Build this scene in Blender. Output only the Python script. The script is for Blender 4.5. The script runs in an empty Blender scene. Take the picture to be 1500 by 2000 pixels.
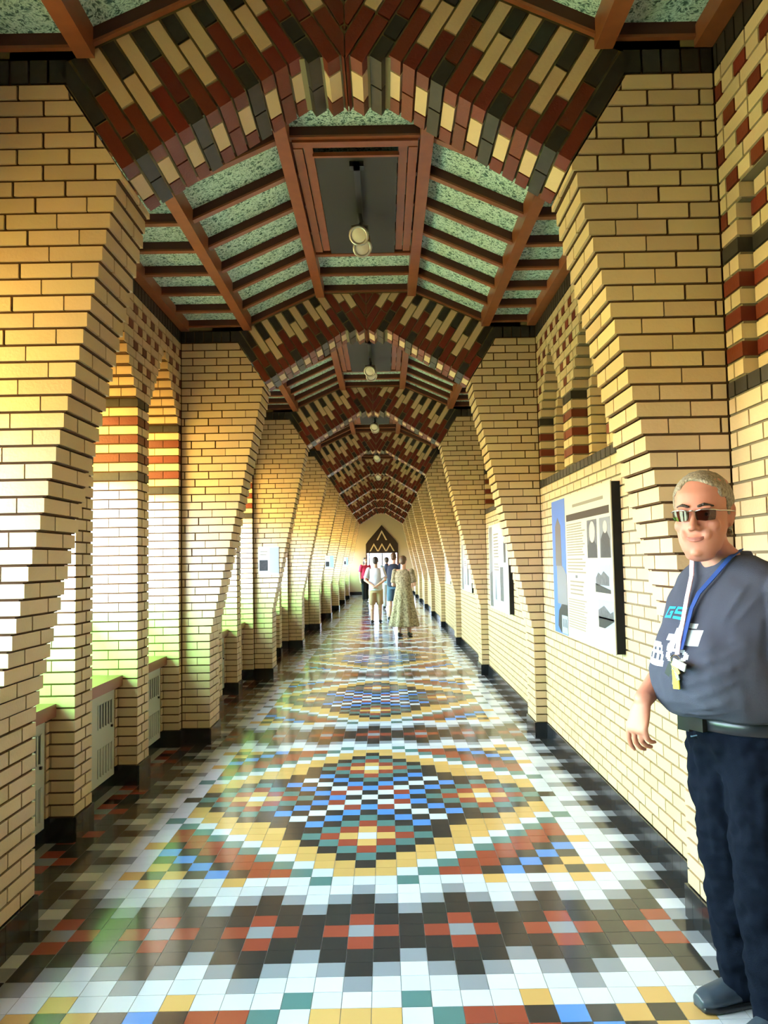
import bpy, math, random
import numpy as np
from mathutils import Vector, Matrix
random.seed(7)
SC = bpy.context.scene
COL = SC.collection

# ------------------------------------------------------------------ camera, world, exposure
FPX, CAMX, CAMH = 1556.0, 0.12, 1.46
cam = bpy.data.cameras.new('camera'); cam_ob = bpy.data.objects.new('camera', cam); COL.objects.link(cam_ob)
cam.sensor_fit = 'HORIZONTAL'; cam.sensor_width = 36.0; cam.lens = FPX * 36.0 / 1500.0
cam.clip_start = 0.05; cam.clip_end = 400
cam_ob.location = (CAMX, 0, CAMH)
PITCH, ROLL = math.atan(97 / FPX), 0.018
cam_ob.rotation_euler = (Matrix.Rotation(math.pi / 2 + PITCH, 3, 'X') @ Matrix.Rotation(-ROLL, 3, 'Z')).to_euler()
SC.camera = cam_ob
SC.view_settings.view_transform = 'Standard'; SC.view_settings.look = 'None'
SC.view_settings.gamma = 1.0; SC.view_settings.use_curve_mapping = False
SC.view_settings.exposure = -0.18
SC.cycles.use_denoising = True
SC.cycles.max_bounces = 8; SC.cycles.diffuse_bounces = 5; SC.cycles.transparent_max_bounces = 10
SC.cycles.use_adaptive_sampling = True; SC.cycles.adaptive_threshold = 0.025
SC.cycles.sample_clamp_indirect = 8.0
SC.cycles.caustics_reflective = False; SC.cycles.caustics_refractive = False

world = bpy.data.worlds.new('overcast_sky'); SC.world = world; world.use_nodes = True
wn = world.node_tree.nodes; wbg = wn['Background']
wbg.inputs['Color'].default_value = (0.71, 0.87, 1.10, 1); wbg.inputs['Strength'].default_value = SKY = 74.0

# ------------------------------------------------------------------ materials
MATS = {}
def srgb(r, g, b):
    f = lambda c: (c / 255 / 12.92) if c / 255 <= 0.04045 else ((c / 255 + 0.055) / 1.055) ** 2.4
    return (f(r), f(g), f(b))
def mat(name, col, rough=0.6, spec=0.4, metal=0.0, var=0.0, hue=0.0, noise=None, bump=None, coat=0.0, emit=None):
    """procedural material; var = brightness spread between pieces, noise = (scale, amount, second colour)"""
    m = bpy.data.materials.new(name); m.use_nodes = True; MATS[name] = m
    nt = m.node_tree; N = nt.nodes; L = nt.links; b = N['Principled BSDF']
    b.inputs['Roughness'].default_value = rough; b.inputs['Specular IOR Level'].default_value = spec
    b.inputs['Metallic'].default_value = metal; b.inputs['Coat Weight'].default_value = coat
    b.inputs['Coat Roughness'].default_value = 0.08
    b.inputs['Base Color'].default_value = (*col, 1)
    out = None
    tc = N.new('ShaderNodeTexCoord')
    if noise:
        nz = N.new('ShaderNodeTexNoise'); nz.inputs['Scale'].default_value = noise[0]; nz.inputs['Detail'].default_value = 4
        g = N.new('ShaderNodeNewGeometry'); L.new(g.outputs['Position'], nz.inputs['Vector'])
        mx = N.new('ShaderNodeMix'); mx.data_type = 'RGBA'
        mr = N.new('ShaderNodeMapRange'); mr.inputs['From Min'].default_value = 0.35; mr.inputs['From Max'].default_value = 0.7
        mr.inputs['To Max'].default_value = noise[1]
        L.new(nz.outputs['Fac'], mr.inputs['Value']); L.new(mr.outputs['Result'], mx.inputs['Factor'])
        mx.inputs['A'].default_value = (*col, 1); mx.inputs['B'].default_value = (*noise[2], 1)
        out = mx.outputs['Result']
    if var or hue:
        oi = N.new('ShaderNodeObjectInfo'); ge = N.new('ShaderNodeNewGeometry')
        ad = N.new('ShaderNodeMath'); ad.operation = 'ADD'; L.new(oi.outputs['Random'], ad.inputs[0]); L.new(ge.outputs['Random Per Island'], ad.inputs[1])
        fr = N.new('ShaderNodeMath'); fr.operation = 'FRACT'; L.new(ad.outputs[0], fr.inputs[0])
        hs = N.new('ShaderNodeHueSaturation')
        if out: L.new(out, hs.inputs['Color'])
        else: hs.inputs['Color'].default_value = (*col, 1)
        mv = N.new('ShaderNodeMapRange'); mv.inputs['To Min'].default_value = 1 - var; mv.inputs['To Max'].default_value = 1 + var
        L.new(fr.outputs[0], mv.inputs['Value']); L.new(mv.outputs['Result'], hs.inputs['Value'])
        if hue:
            m7 = N.new('ShaderNodeMath'); m7.operation = 'MULTIPLY'; m7.inputs[1].default_value = 7.31; L.new(fr.outputs[0], m7.inputs[0])
            f7 = N.new('ShaderNodeMath'); f7.operation = 'FRACT'; L.new(m7.outputs[0], f7.inputs[0])
            mh = N.new('ShaderNodeMapRange'); mh.inputs['To Min'].default_value = 0.5 - hue; mh.inputs['To Max'].default_value = 0.5 + hue
            L.new(f7.outputs[0], mh.inputs['Value']); L.new(mh.outputs['Result'], hs.inputs['Hue'])
        out = hs.outputs['Color']
    if out: L.new(out, b.inputs['Base Color'])
    if bump:
        nb = N.new('ShaderNodeTexNoise'); nb.inputs['Scale'].default_value = bump[0]; nb.inputs['Detail'].default_value = 3
        g2 = N.new('ShaderNodeNewGeometry'); L.new(g2.outputs['Position'], nb.inputs['Vector'])
        bp = N.new('ShaderNodeBump'); bp.inputs['Strength'].default_value = bump[1]; bp.inputs['Distance'].default_value = 0.01
        L.new(nb.outputs['Fac'], bp.inputs['Height']); L.new(bp.outputs['Normal'], b.inputs['Normal'])
    if emit:
        b.inputs['Emission Color'].default_value = (*emit[0], 1); b.inputs['Emission Strength'].default_value = emit[1]
    return m

mat('cream', (0.52, 0.385, 0.235), 0.36, 0.6, var=0.10, hue=0.008, noise=(9, 0.25, (0.46, 0.325, 0.18)), bump=(90, 0.12))
mat('cream_bright', (0.55, 0.40, 0.24), 0.45, 0.35, var=0.07, hue=0.006, bump=(90, 0.1))
mat('red', (0.115, 0.016, 0.007), 0.45, 0.35, var=0.18, hue=0.006, bump=(90, 0.12))
mat('black', (0.018, 0.015, 0.013), 0.45, 0.35, var=0.25, noise=(30, 0.35, (0.045, 0.038, 0.034)))
mat('mortar', (0.085, 0.045, 0.022), 0.9, 0.1, noise=(40, 0.4, (0.06, 0.032, 0.016)))
mat('mortar_grey', (0.17, 0.135, 0.085), 0.9, 0.1, noise=(40, 0.4, (0.13, 0.11, 0.07)))
mat('mortar_olive', (0.22, 0.185, 0.10), 0.9, 0.1)
mat('wood', (0.23, 0.070, 0.028), 0.35, 0.4, var=0.12, noise=(14, 0.5, (0.15, 0.043, 0.018)))
mat('door_dark', (0.022, 0.010, 0.006), 0.5, 0.3)
mat('wood_dark_shade', (0.060, 0.014, 0.008), 0.4, 0.35, var=0.15)  # shade on the rib sides put into the colour; also dark door jambs
mat('dark_board', (0.035, 0.033, 0.031), 0.55, 0.3)
mat('black_metal', (0.012, 0.012, 0.012), 0.35, 0.5)
mat('lamp_white', (0.80, 0.76, 0.68), 0.35, 0.5)
mat('lamp_metal', (0.45, 0.42, 0.38), 0.3, 0.5, metal=0.7)
mat('base_tile', (0.013, 0.014, 0.017), 0.16, 0.5, var=0.25)
mat('sill', (0.20, 0.062, 0.040), 0.35, 0.45, var=0.1)
mat('radiator', (0.40, 0.42, 0.39), 0.45, 0.4)
mat('slot_shade', (0.02, 0.022, 0.022), 0.5, 0.3)  # dark tone painted in for the shade inside the grille slots
mat('slot_shade_pale', (0.25, 0.255, 0.23), 0.5, 0.3)  # paler tone of the same painted shade, for the lower grilles
mat('frame_metal', (0.05, 0.05, 0.05), 0.4, 0.5)
mat('lawn', (0.33, 0.32, 0.16), 0.9, 0.1, noise=(3, 0.6, (0.29, 0.29, 0.13)))  # raised to carry sunlight on the ground, bounced in through the windows
mat('plaster', (0.42, 0.33, 0.21), 0.8, 0.2)
mat('grout', (0.24, 0.24, 0.23), 0.7, 0.2)
TILE = {'w': (0.56, 0.59, 0.67), 'g': (0.23, 0.245, 0.285), 'k': (0.030, 0.029, 0.029), 'r': (0.25, 0.052, 0.032),
        'y': (0.53, 0.325, 0.115), 't': (0.085, 0.18, 0.18), 'b': (0.085, 0.235, 0.62)}
for k_, c_ in TILE.items():
    mat('tile_' + k_, c_, 0.13, 0.5, var=0.06, bump=(2.2, 0.02))

def fibre_board():
    m = bpy.data.materials.new('fibre_board'); m.use_nodes = True; MATS['fibre_board'] = m
    N = m.node_tree.nodes; L = m.node_tree.links; b = N['Principled BSDF']; b.inputs['Roughness'].default_value = 0.9
    b.inputs['Specular IOR Level'].default_value = 0.15
    g = N.new('ShaderNodeNewGeometry')
    v1 = N.new('ShaderNodeTexNoise'); v1.inputs['Scale'].default_value = 20; v1.inputs['Detail'].default_value = 2; v1.inputs['Distortion'].default_value = 2.5
    v2 = N.new('ShaderNodeTexVoronoi'); v2.inputs['Scale'].default_value = 27; v2.feature = 'DISTANCE_TO_EDGE'
    L.new(g.outputs['Position'], v1.inputs['Vector'])
    ad = N.new('ShaderNodeVectorMath'); ad.operation = 'MULTIPLY_ADD'; ad.inputs[1].default_value = (0.09,) * 3
    L.new(v1.outputs['Color'], ad.inputs[0]); L.new(g.outputs['Position'], ad.inputs[2]); L.new(ad.outputs[0], v2.inputs['Vector'])
    cr = N.new('ShaderNodeValToRGB'); cr.color_ramp.elements[0].position = 0.0; cr.color_ramp.elements[0].color = (0.66, 0.86, 0.82, 1)
    cr.color_ramp.elements[1].position = 0.32; cr.color_ramp.elements[1].color = (0.05, 0.11, 0.105, 1)
    e = cr.color_ramp.elements.new(0.12); e.color = (0.36, 0.56, 0.53, 1)
    L.new(v2.outputs['Distance'], cr.inputs['Fac']); L.new(cr.outputs['Color'], b.inputs['Base Color'])
    bp = N.new('ShaderNodeBump'); bp.inputs['Strength'].default_value = 0.5; bp.inputs['Distance'].default_value = 0.01; bp.invert = True
    L.new(v2.outputs['Distance'], bp.inputs['Height']); L.new(bp.outputs['Normal'], b.inputs['Normal'])
fibre_board()
def glass(name, col):
    m = bpy.data.materials.new(name); m.use_nodes = True; MATS[name] = m
    N = m.node_tree.nodes; L = m.node_tree.links; N.remove(N['Principled BSDF'])
    t = N.new('ShaderNodeBsdfTransparent'); t.inputs['Color'].default_value = (*col, 1)
    g = N.new('ShaderNodeBsdfGlossy'); g.inputs['Roughness'].default_value = 0.05
    mx = N.new('ShaderNodeMixShader'); mx.inputs['Fac'].default_value = 0.06
    L.new(t.outputs[0], mx.inputs[1]); L.new(g.outputs[0], mx.inputs[2]); L.new(mx.outputs[0], N['Material Output'].inputs['Surface'])
glass('glass_clear', (0.93, 0.95, 0.96)); glass('glass_dimming', (0.05, 0.05, 0.05)); glass('glass_amber', (0.88, 0.47, 0.09)); glass('glass_amber_dark', (0.42, 0.20, 0.04)); glass('glass_green', (0.26, 0.80, 0.18))  # the near-black neutral glass only dims the sky behind the far door

# ------------------------------------------------------------------ mesh helpers
def box(x0, x1, y0, y1, z0, z1):
    v = [(x0, y0, z0), (x1, y0, z0), (x1, y1, z0), (x0, y1, z0), (x0, y0, z1), (x1, y0, z1), (x1, y1, z1), (x0, y1, z1)]
    f = [(0, 3, 2, 1), (4, 5, 6, 7), (0, 1, 5, 4), (1, 2, 6, 5), (2, 3, 7, 6), (3, 0, 4, 7)]
    return v, f
def area2(p): return sum(p[i][0] * p[(i + 1) % len(p)][1] - p[(i + 1) % len(p)][0] * p[i][1] for i in range(len(p)))
def prism(poly, y0, y1):
    """polygon in (x, z) extruded along y"""
    if area2(poly) < 0: poly = poly[::-1]
    n = len(poly)
    v = [(p[0], y0, p[1]) for p in poly] + [(p[0], y1, p[1]) for p in poly]
    f = [tuple(range(n)), tuple(range(2 * n - 1, n - 1, -1))] + [((i + 1) % n, i, i + n, (i + 1) % n + n) for i in range(n)]
    return v, f
def clip(poly, a, b, c):
    """keep a*x + b*z <= c"""
    out = []
    for i in range(len(poly)):
        p, q = poly[i], poly[(i + 1) % len(poly)]
        dp, dq = a * p[0] + b * p[1] - c, a * q[0] + b * q[1] - c
        if dp <= 0: out.append(p)
        if (dp < 0 < dq) or (dq < 0 < dp):
            t = dp / (dp - dq); out.append((p[0] + t * (q[0] - p[0]), p[1] + t * (q[1] - p[1])))
    return out
def tidy(poly):
    out = []
    for p in poly:
        if not out or math.hypot(p[0] - out[-1][0], p[1] - out[-1][1]) > 1e-4: out.append(p)
    if len(out) > 1 and math.hypot(out[0][0] - out[-1][0], out[0][1] - out[-1][1]) < 1e-4: out.pop()
    return out if len(out) > 2 and abs(area2(out)) > 2e-5 else None
MCACHE = {}
def mesh_from(name, verts, faces, mats, midx=None, smooth=False):
    me = bpy.data.meshes.new(name); me.from_pydata([tuple(v) for v in verts], [], faces)
    for m in mats: me.materials.append(MATS[m])
    if midx is not None: me.polygons.foreach_set('material_index', midx)
    if smooth: me.polygons.foreach_set('use_smooth', [True] * len(me.polygons))
    me.update(); return me
def link(name, me, parent=None, loc=(0, 0, 0)):
    o = bpy.data.objects.new(name, me); COL.objects.link(o); o.location = loc
    if parent is not None: o.parent = parent
    return o
def tag(o, label=None, cat=None, group=None, kind=None):
    if label: o['label'] = label
    if cat: o['category'] = cat
    if group: o['group'] = group
    if kind: o['kind'] = kind
    return o
class Acc:
    """many shapes joined into ONE mesh object"""
    def __init__(self): self.v = []; self.f = []; self.m = []; self.mats = []
    def add(self, vf, m):
        v, f = vf; n = len(self.v)
        if m not in self.mats: self.mats.append(m)
        i = self.mats.index(m); self.v += list(v); self.f += [tuple(a + n for a in q) for q in f]; self.m += [i] * len(f)
        return self
    def obj(self, name, parent=None, smooth=False):
        return link(name, mesh_from(name, self.v, self.f, self.mats, self.m, smooth), parent)
CAMP = np.array([CAMX, 0, CAMH])
CR = np.array(cam_ob.rotation_euler.to_matrix())
def project(p):
    q = CR.T @ (np.array(p) - CAMP)
    return (750 + FPX * q[0] / -q[2], 1000 - FPX * q[1] / -q[2]) if q[2] < -0.05 else None
class Pieces:
    """pieces that can be picked apart; the largest in view become objects of their own, the rest one 'stuff' part"""
    def __init__(self): self.p = []
    def add(self, vf, m, name='brick'):
        v, f = vf; v = np.array(v, float); c = (v.min(0) + v.max(0)) / 2; self.p.append((v, f, c, m, name))
    def prio(self, v, f, c):
        s = project(c)
        if s is None or not (-60 < s[0] < 1560 and -60 < s[1] < 2060): return 0.0
        view = CAMP - c; d = np.linalg.norm(view); view /= d; a = 0.0
        for q in f:
            n = np.cross(v[q[1]] - v[q[0]], v[q[2]] - v[q[0]])
            a += max(0.0, float(n @ view))
        return a / (d * d)
    def finish(self, parent, limit, stuff_name='brickwork', bonus=None, minp=0.0):
        if limit:
            sc = [(self.prio(v, f, c) * (bonus(c) if bonus else 1.0), i) for i, (v, f, c, m, n) in enumerate(self.p)]
            keep = {i for s, i in sorted(sc, reverse=True)[:limit] if s > minp}
        else: keep = set()
        acc = Acc()
        for i, (v, f, c, m, name) in enumerate(self.p):
            if i in keep:
                loc = v - c; key = (name, m, tuple(np.round(loc, 4).ravel()), tuple(f))
                me = MCACHE.get(key)
                if me is None: me = MCACHE[key] = mesh_from(name, loc, f, [m])
                link(name, me, parent, c)
            else: acc.add((v.tolist(), f), m)
        if acc.v:
            o = acc.obj(stuff_name, parent); o['kind'] = 'stuff'
        return parent
def mirror(vf):
    v, f = vf
    return [(-a, b, c) for a, b, c in v], [tuple(reversed(q)) for q in f]
# ------------------------------------------------------------------ dimensions (metres; corridor axis at x = 0)
BAY, T = 3.63, 0.37
def YF(n): return 2.96 + BAY * n
N0, N1 = -1, 8                      # first and last cross arch
YBACK, YEND = YF(N0) - 0.6, YF(N1) + T + 3.3
LW, RW, PB = 1.56, 1.42, 1.33       # half widths: window wall, right wall, pier base
Z0, CH, NC = 0.13, 0.0638, 50       # brick courses
G = 0.0105                          # joint
HC, COLW = 0.13, 0.26
WIN = (BAY - T - 2 * HC - 2 * COLW) / 3
ORD = ['first', 'second', 'third', 'fourth', 'fifth', 'sixth', 'seventh', 'eighth', 'ninth']
BAND = {30: 'black', 32: 'red', 34: 'red', 36: 'red', 38: 'black'}
def zc(j): return Z0 + CH * j
ZTOP = zc(NC)                       # 3.32
HEAD = [1 - (j - 38) / 8.6 for j in range(39, 47)]
def openings(i):
    y = YF(i) + T + 0.05
    return [(y + HC + k * (WIN + COLW), y + HC + k * (WIN + COLW) + WIN) for k in range(3)]
def half_open(j):
    return 1.0 if j <= 38 else (HEAD[j - 39] if j <= 46 else 0.0)
def solids(i, j):
    """solid stretches of a bay wall in course j (from the back of arch i to the front of arch i+1)"""
    y0, y1 = YF(i) + T, YF(i + 1); out = []; cur = y0; h = half_open(j)
    if h <= 0: return [(y0, y1)]
    for a, b in openings(i):
        m, w = (a + b) / 2, (b - a) / 2 * h
        out.append((cur, m - w)); cur = m + w
    out.append((cur, y1)); return out
def split(a, b, mod, off):
    """cut a..b at the grid off + k*mod"""
    k = math.floor((a - off) / mod) + 1; out = []; cur = a
    while off + k * mod < b - 1e-6:
        c = off + k * mod
        if c - cur > 0.025: out.append((cur, c)); cur = c
        k += 1
    if out and b - cur < 0.025: out[-1] = (out[-1][0], b)
    else: out.append((cur, b))
    return out
def gbox(x0, x1, y0, y1, z0, z1, gx=G / 2, gy=G / 2, gz=G / 2):
    return box(x0 + gx, x1 - gx, y0 + gy, y1 - gy, z0 + gz, z1 - gz)

# ------------------------------------------------------------------ floor: 10 cm tiles in a 36-row pattern
R0 = 3.26
CEN = {(0, 0): 'w', (1, 0): 'k', (2, 0): 'b', (3, 0): 'k', (1, 1): 'w', (2, 1): 'r', (3, 1): 'b', (2, 2): 'w', (3, 2): 'k', (4, 2): 'b',
       (3, 3): 'w', (4, 3): 'k', (5, 3): 'b', (4, 4): 'w', (5, 4): 'k', (6, 4): 'k', (5, 5): 'k'}
def cross(r, c):
    r, q = abs(r), c % 4
    if r == 0: return {0: 'g', 1: 'r', 2: 'k', 3: 'r'}[q]
    if r == 1: return 'r' if q == 0 else 'k'
    if r == 2: return 'g' if q == 2 else 'k'
    if r == 3: return {0: 'k', 1: 'g', 2: 'w', 3: 'g'}[q]
    return 'g' if q == 0 else 'w'
def tile_colour(r, c):
    r %= 36; a = abs(c)
    if a >= 13: return cross(16 - a, r)
    rr = r if r <= 18 else r - 36
    if abs(rr) <= 4: return cross(rr, c)
    if a == 12: return cross(4, r)
    b = abs(r - 18); D = a + b
    if b == 13: return {2: 't', 6: 'y', 10: 'y'}.get(a, 'w')
    if a == 11: return {11: 'k', 15: 't', 19: 'y', 23: 'y'}.get(D, 'w')
    ds = min(a + abs(b - 7), abs(a - 7) + b)
    if ds <= 4: return 'wyrtk'[ds]
    if D <= 10: return CEN.get((max(a, b), min(a, b)), 'k')
    return {11: 'y', 12: 'y', 13: 'y', 14: 'w', 15: 't', 16: 'r', 17: 'r', 18: 'k', 19: 'b', 20: 'k', 21: 'y', 22: 'k' if b == 12 else 'w'}.get(D, 'w')
floor = link('floor', mesh_from('floor', *box(-LW - 0.5, RW + 0.4, YBACK, YEND + 6, -0.2, -0.0012), ['grout']))
tag(floor, 'polished floor of small coloured tiles laid in star patterns', 'floor', kind='structure')
tp = Pieces()
for r in range(int((YBACK - R0) / 0.1), int((YEND + 5 - R0) / 0.1)):
    y = R0 + 0.1 * r
    for c in range(-16, 16):
        x = 0.1 * c
        if x > RW or x < -LW - 0.06: continue
        tp.add(box(x - 0.0489, x + 0.0489, y - 0.0489, y + 0.0489, -0.006, 0.0), 'tile_' + tile_colour(r, c), 'tile')
tp.finish(floor, 300, 'tiling', bonus=lambda c: 1.0 if -1.5 < c[0] < 1.4 else 0.2)

# ------------------------------------------------------------------ left wall: brick mullions, windows, checkered spandrels
wl = Acc(); wp = Pieces()
XL = -LW
def checker(j): return 'red' if False else None
def face_pieces(P, a, b, j, x0, x1, y_ref, m_plain='cream', ends=(False, False)):
    """face bricks of one course between y=a and y=b; x0..x1 is their depth"""
    z0, z1 = zc(j), zc(j + 1)
    if j >= 39 and j % 2 == 0:
        for p, q in split(a, b, 0.1, y_ref):
            k = int(round(((p + q) / 2 - y_ref) / 0.1 - 0.5))
            edge = (ends[0] and p < a + 1e-4) or (ends[1] and q > b - 1e-4)
            P.add(gbox(x0, x1, p, q, z0, z1, 0), 'red' if (k + (j // 2)) % 2 == 0 and not edge else m_plain)
    else:
        m = BAND.get(j, m_plain)
        off = y_ref + (0.0 if j % 2 else 0.1) + (0.05 if j >= 39 and (j // 2) % 2 else 0.0)
        for p, q in split(a, b, 0.1 if j == 30 else 0.2, off): P.add(gbox(x0, x1, p, q, z0, z1, 0), m)
for i in range(N0, N1 + 1):
    yref = YF(i) + T
    for j in range(NC):
        z0, z1 = zc(j), zc(j + 1); S = solids(i, j)
        for n, (a, b) in enumerate(S):
            wl.add(box(XL - 0.44, XL - G, a + (G if n else 0), b - (G if n < len(S) - 1 else 0), z0, z1), 'mortar')
            if j <= 38:
                m = BAND.get(j, 'cream'); ya = a + (0.1 if j % 2 else 0.16) if b - a > 0.2 else b; xa = XL - (0.2 if j % 2 else 0.13)
                wp.add(gbox(xa, XL, a, ya, z0, z1, G / 4), m); wp.add(gbox(XL - 0.4, xa, a, ya, z0, z1, G / 4), m)
                if ya < b: wp.add(gbox(XL - 0.4, XL, ya, b, z0, z1, 0), m)
            else:
                face_pieces(wp, a, b, j, XL - 0.1, XL, yref, ends=(n > 0, n < len(S) - 1))
                if half_open(j) > 0:
                    if n: wp.add(gbox(XL - 0.4, XL - 0.1, a, a + 0.08, z0, z1, G / 2), 'cream')
                    if n < len(S) - 1: wp.add(gbox(XL - 0.4, XL - 0.1, b - 0.08, b, z0, z1, G / 2), 'cream')
    for a, b in openings(i):
        wl.add(box(XL - 0.44, XL - 0.30, a - 0.01, b + 0.01, 0, 0.66), 'plaster')
        for s, e in ((a, a + 0.045), (b - 0.045, b)):          # brick returns beside the heater
            for j in range(0, 8): wp.add(gbox(XL - 0.3, XL - 0.135, s, e, zc(j), zc(j + 1), 0), 'cream')
    for a, b in solids(i, 0): wl.add(box(XL - 0.44, XL - G, a, b, 0, Z0), 'mortar')
    # dark soldier course under the ceiling
    for p, q in split(YF(i) + T, YF(i + 1), 0.075, yref): wp.add(gbox(XL - 0.06, XL, p, q, ZTOP, ZTOP + 0.1, 0), 'black')
wl.add(box(XL - 0.44, XL - G, YBACK, YEND, ZTOP, 4.3), 'mortar')
for n in range(N0, N1 + 1): wl.add(box(XL - 0.44, XL - G, YF(n), YF(n) + T, 0, ZTOP), 'mortar')
wl.add(box(XL - 0.44, XL, YBACK - 0.4, YF(N0), 0, 4.3), 'mortar')
wall_left = tag(wl.obj('wall_left'), 'cream brick window wall with red and black bands on its mullions', 'wall', kind='structure')
wp.finish(wall_left, 300, bonus=lambda c: 1.0 if 3.6 < c[1] < 10.2 else (0.5 if c[1] > 10 else 0.0))

# ------------------------------------------------------------------ right wall: blind niches over plain brickwork
wr = Acc(); rp = Pieces(); XR = RW
for i in range(N0, N1 + 1):
    yref = YF(i) + T; near = i == -1; d1 = 0.06 if near else 0.11
    for j in range(NC):
        z0, z1 = zc(j), zc(j + 1)
        whole = (YF(i) + T, YF(i + 1)); S = solids(i, j) if j > 30 else [whole]
        if near and j > 30:
            e = YF(i + 1) - 0.14 - (0.03 if j == 41 else 0.0)
            S = [(e, whole[1])] if j <= 41 else [whole]
            if j <= 41:
                face_pieces(rp, whole[0], e, j, XR + 0.05, XR + 0.11, yref); wr.add(box(XR + 0.05 + G, XR + 0.4, whole[0], e, z0, z1), 'mortar_grey')
        for n, (a, b) in enumerate(S):
            wr.add(box(XR + G, XR + 0.4, a + (G if n or near else 0), b - (G if n < len(S) - 1 else 0), z0, z1), 'mortar_grey')
            face_pieces(rp, a, b, j, XR, XR + d1 + 0.01, yref, ends=(n > 0, n < len(S) - 1))
        if 30 < j <= 46 and not near:
            h = half_open(j)
            for a, b in openings(i):
                m_, w_ = (a + b) / 2, (b - a) / 2 * h; w2 = max(0.0, w_ - 0.09)
                for p, q in ((m_ - w_, m_ - w2), (m_ + w2, m_ + w_)):
                    if q - p > 0.02: rp.add(gbox(XR + d1, XR + 0.22, p, q, z0, z1, 0), 'cream')
                if w2 > 0.02: rp.add(gbox(XR + 0.21, XR + 0.26, m_ - w2, m_ + w2, z0, z1, 0), 'cream')
                wr.add(box(XR + 0.27, XR + 0.4, m_ - w_, m_ + w_, z0, z1), 'mortar_grey')
    for p, q in split(YF(i) + T, YF(i + 1), 0.075, yref): rp.add(gbox(XR, XR + 0.06, p, q, ZTOP, ZTOP + 0.1, 0), 'black')
    wr.add(box(XR + G, XR + 0.4, YF(i) + T, YF(i + 1), 0, Z0), 'mortar_grey')
wr.add(box(XR + G, XR + 0.4, YBACK, YEND, ZTOP, 4.3), 'mortar_grey')
for n in range(N0, N1 + 1): wr.add(box(XR + G, XR + 0.4, YF(n), YF(n) + T, 0, ZTOP), 'mortar_grey')
wr.add(box(XR, XR + 0.4, YBACK - 0.4, YF(N0), 0, 4.3), 'mortar_grey')
wall_right = tag(wr.obj('wall_right'), 'cream brick wall with blind pointed niches above a dark sill course', 'wall', kind='structure')
rp.finish(wall_right, 300, bonus=lambda c: 1.0 if 3.4 < c[1] < 6.6 else (0.6 if 2.0 < c[1] < 3.1 and c[2] > 1.6 else 0.1))

# ------------------------------------------------------------------ piers that lean inward course by course
SPX, SPZ = 0.862, 2.975             # spring of the arch
TPX, TPZ = 0.22, 3.38               # top corner of the sloping soffit
tl = math.hypot(SPX - TPX, TPZ - SPZ); TX, TZ = (TPX - SPX) / tl, (TPZ - SPZ) / tl; NX, NZ = TZ, -TX
def inner(j): return PB if j <= 11 else PB - (PB - 0.862) / 33 * (min(j, 44) - 11)
def pier(n, side, limit):
    W = LW if side < 0 else RW; P = Pieces(); core = Acc(); y0 = YF(n); y1 = y0 + T
    fl = mirror if side < 0 else (lambda vf: vf)
    for j in range(NC):
        z0, z1 = zc(j), zc(j + 1); xi = inner(j); dF = 0.13 if j % 2 else 0.24
        cuts = split(xi, W, 0.2, xi + (0.0 if j % 2 else 0.1))
        if j >= 43:                                       # cut along the arch ring
            lim = lambda poly: tidy(clip(poly, -TX * -1 if False else TX, TZ, TX * SPX + TZ * SPZ - G / 2) or [])
            for a, b in split(0.80, W, 0.2, xi + (0.0 if j % 2 else 0.1)):
                q = [(a + G / 2, z0 + G / 2), (b - G / 2, z0 + G / 2), (b - G / 2, z1 - G / 2), (a + G / 2, z1 - G / 2)]
                q = clip(q, -1, 0, -xi); q = lim(q) if q else None
                if q: P.add(fl(prism(q, y0, y0 + dF - G)), 'cream'); P.add(fl(prism(q, y0 + dF, y1)), 'cream')
            q = [(0.80, z0), (W + 0.01, z0), (W + 0.01, z1), (0.80, z1)]; q = clip(q, -1, 0, -xi - G); q = tidy(clip(q, TX, TZ, TX * SPX + TZ * SPZ - G) or [])
            if q: core.add(fl(prism(q, y0 + G, y1 - G)), 'mortar')
            continue
        for k, (a, b) in enumerate(cuts):
            P.add(fl(gbox(a, b, y0, y0 + dF, z0, z1, gx=G / 2 if k else 0, gy=0)), 'cream')
        a, b = cuts[0]; P.add(fl(gbox(a, b, y0 + dF, y1, z0, z1, gx=0, gy=0)) if False else fl(box(a, b - G, y0 + dF + G, y1, z0 + G / 2, z1 - G / 2)), 'cream')
        core.add(fl(box(xi + G, W + 0.01, y0 + G, y1 - G, z0, z1)), 'mortar')
        if b < W - 0.02: core.add(fl(box(b, W + 0.01, y0 + dF, y1, z0, z1)), 'mortar')
    for a, b in split(1.07, W, 0.075, 1.07): P.add(fl(gbox(a, b, y0, y1, ZTOP, ZTOP + 0.1, gy=0)), 'black')
    core.add(fl(box(1.07, W, y0 + G, y1 - G, ZTOP, ZTOP + 0.11)), 'mortar')
    core.add(fl(box(PB + G, W, y0 + G, y1 - G, 0, Z0)), 'mortar')
    where = 'window side' if side < 0 else 'niche side'
    o = core.obj('wall_pier')
    if n < 0: lab = f'{"brick pier" if n == -1 else "rear brick pier"} behind the viewer on the {where}'
    else: lab = f'{ORD[n]} leaning cream brick pier from the viewer on the {where}'
    tag(o, lab, 'pier', 'leaning brick piers', 'structure')
    P.finish(o, limit)
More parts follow.
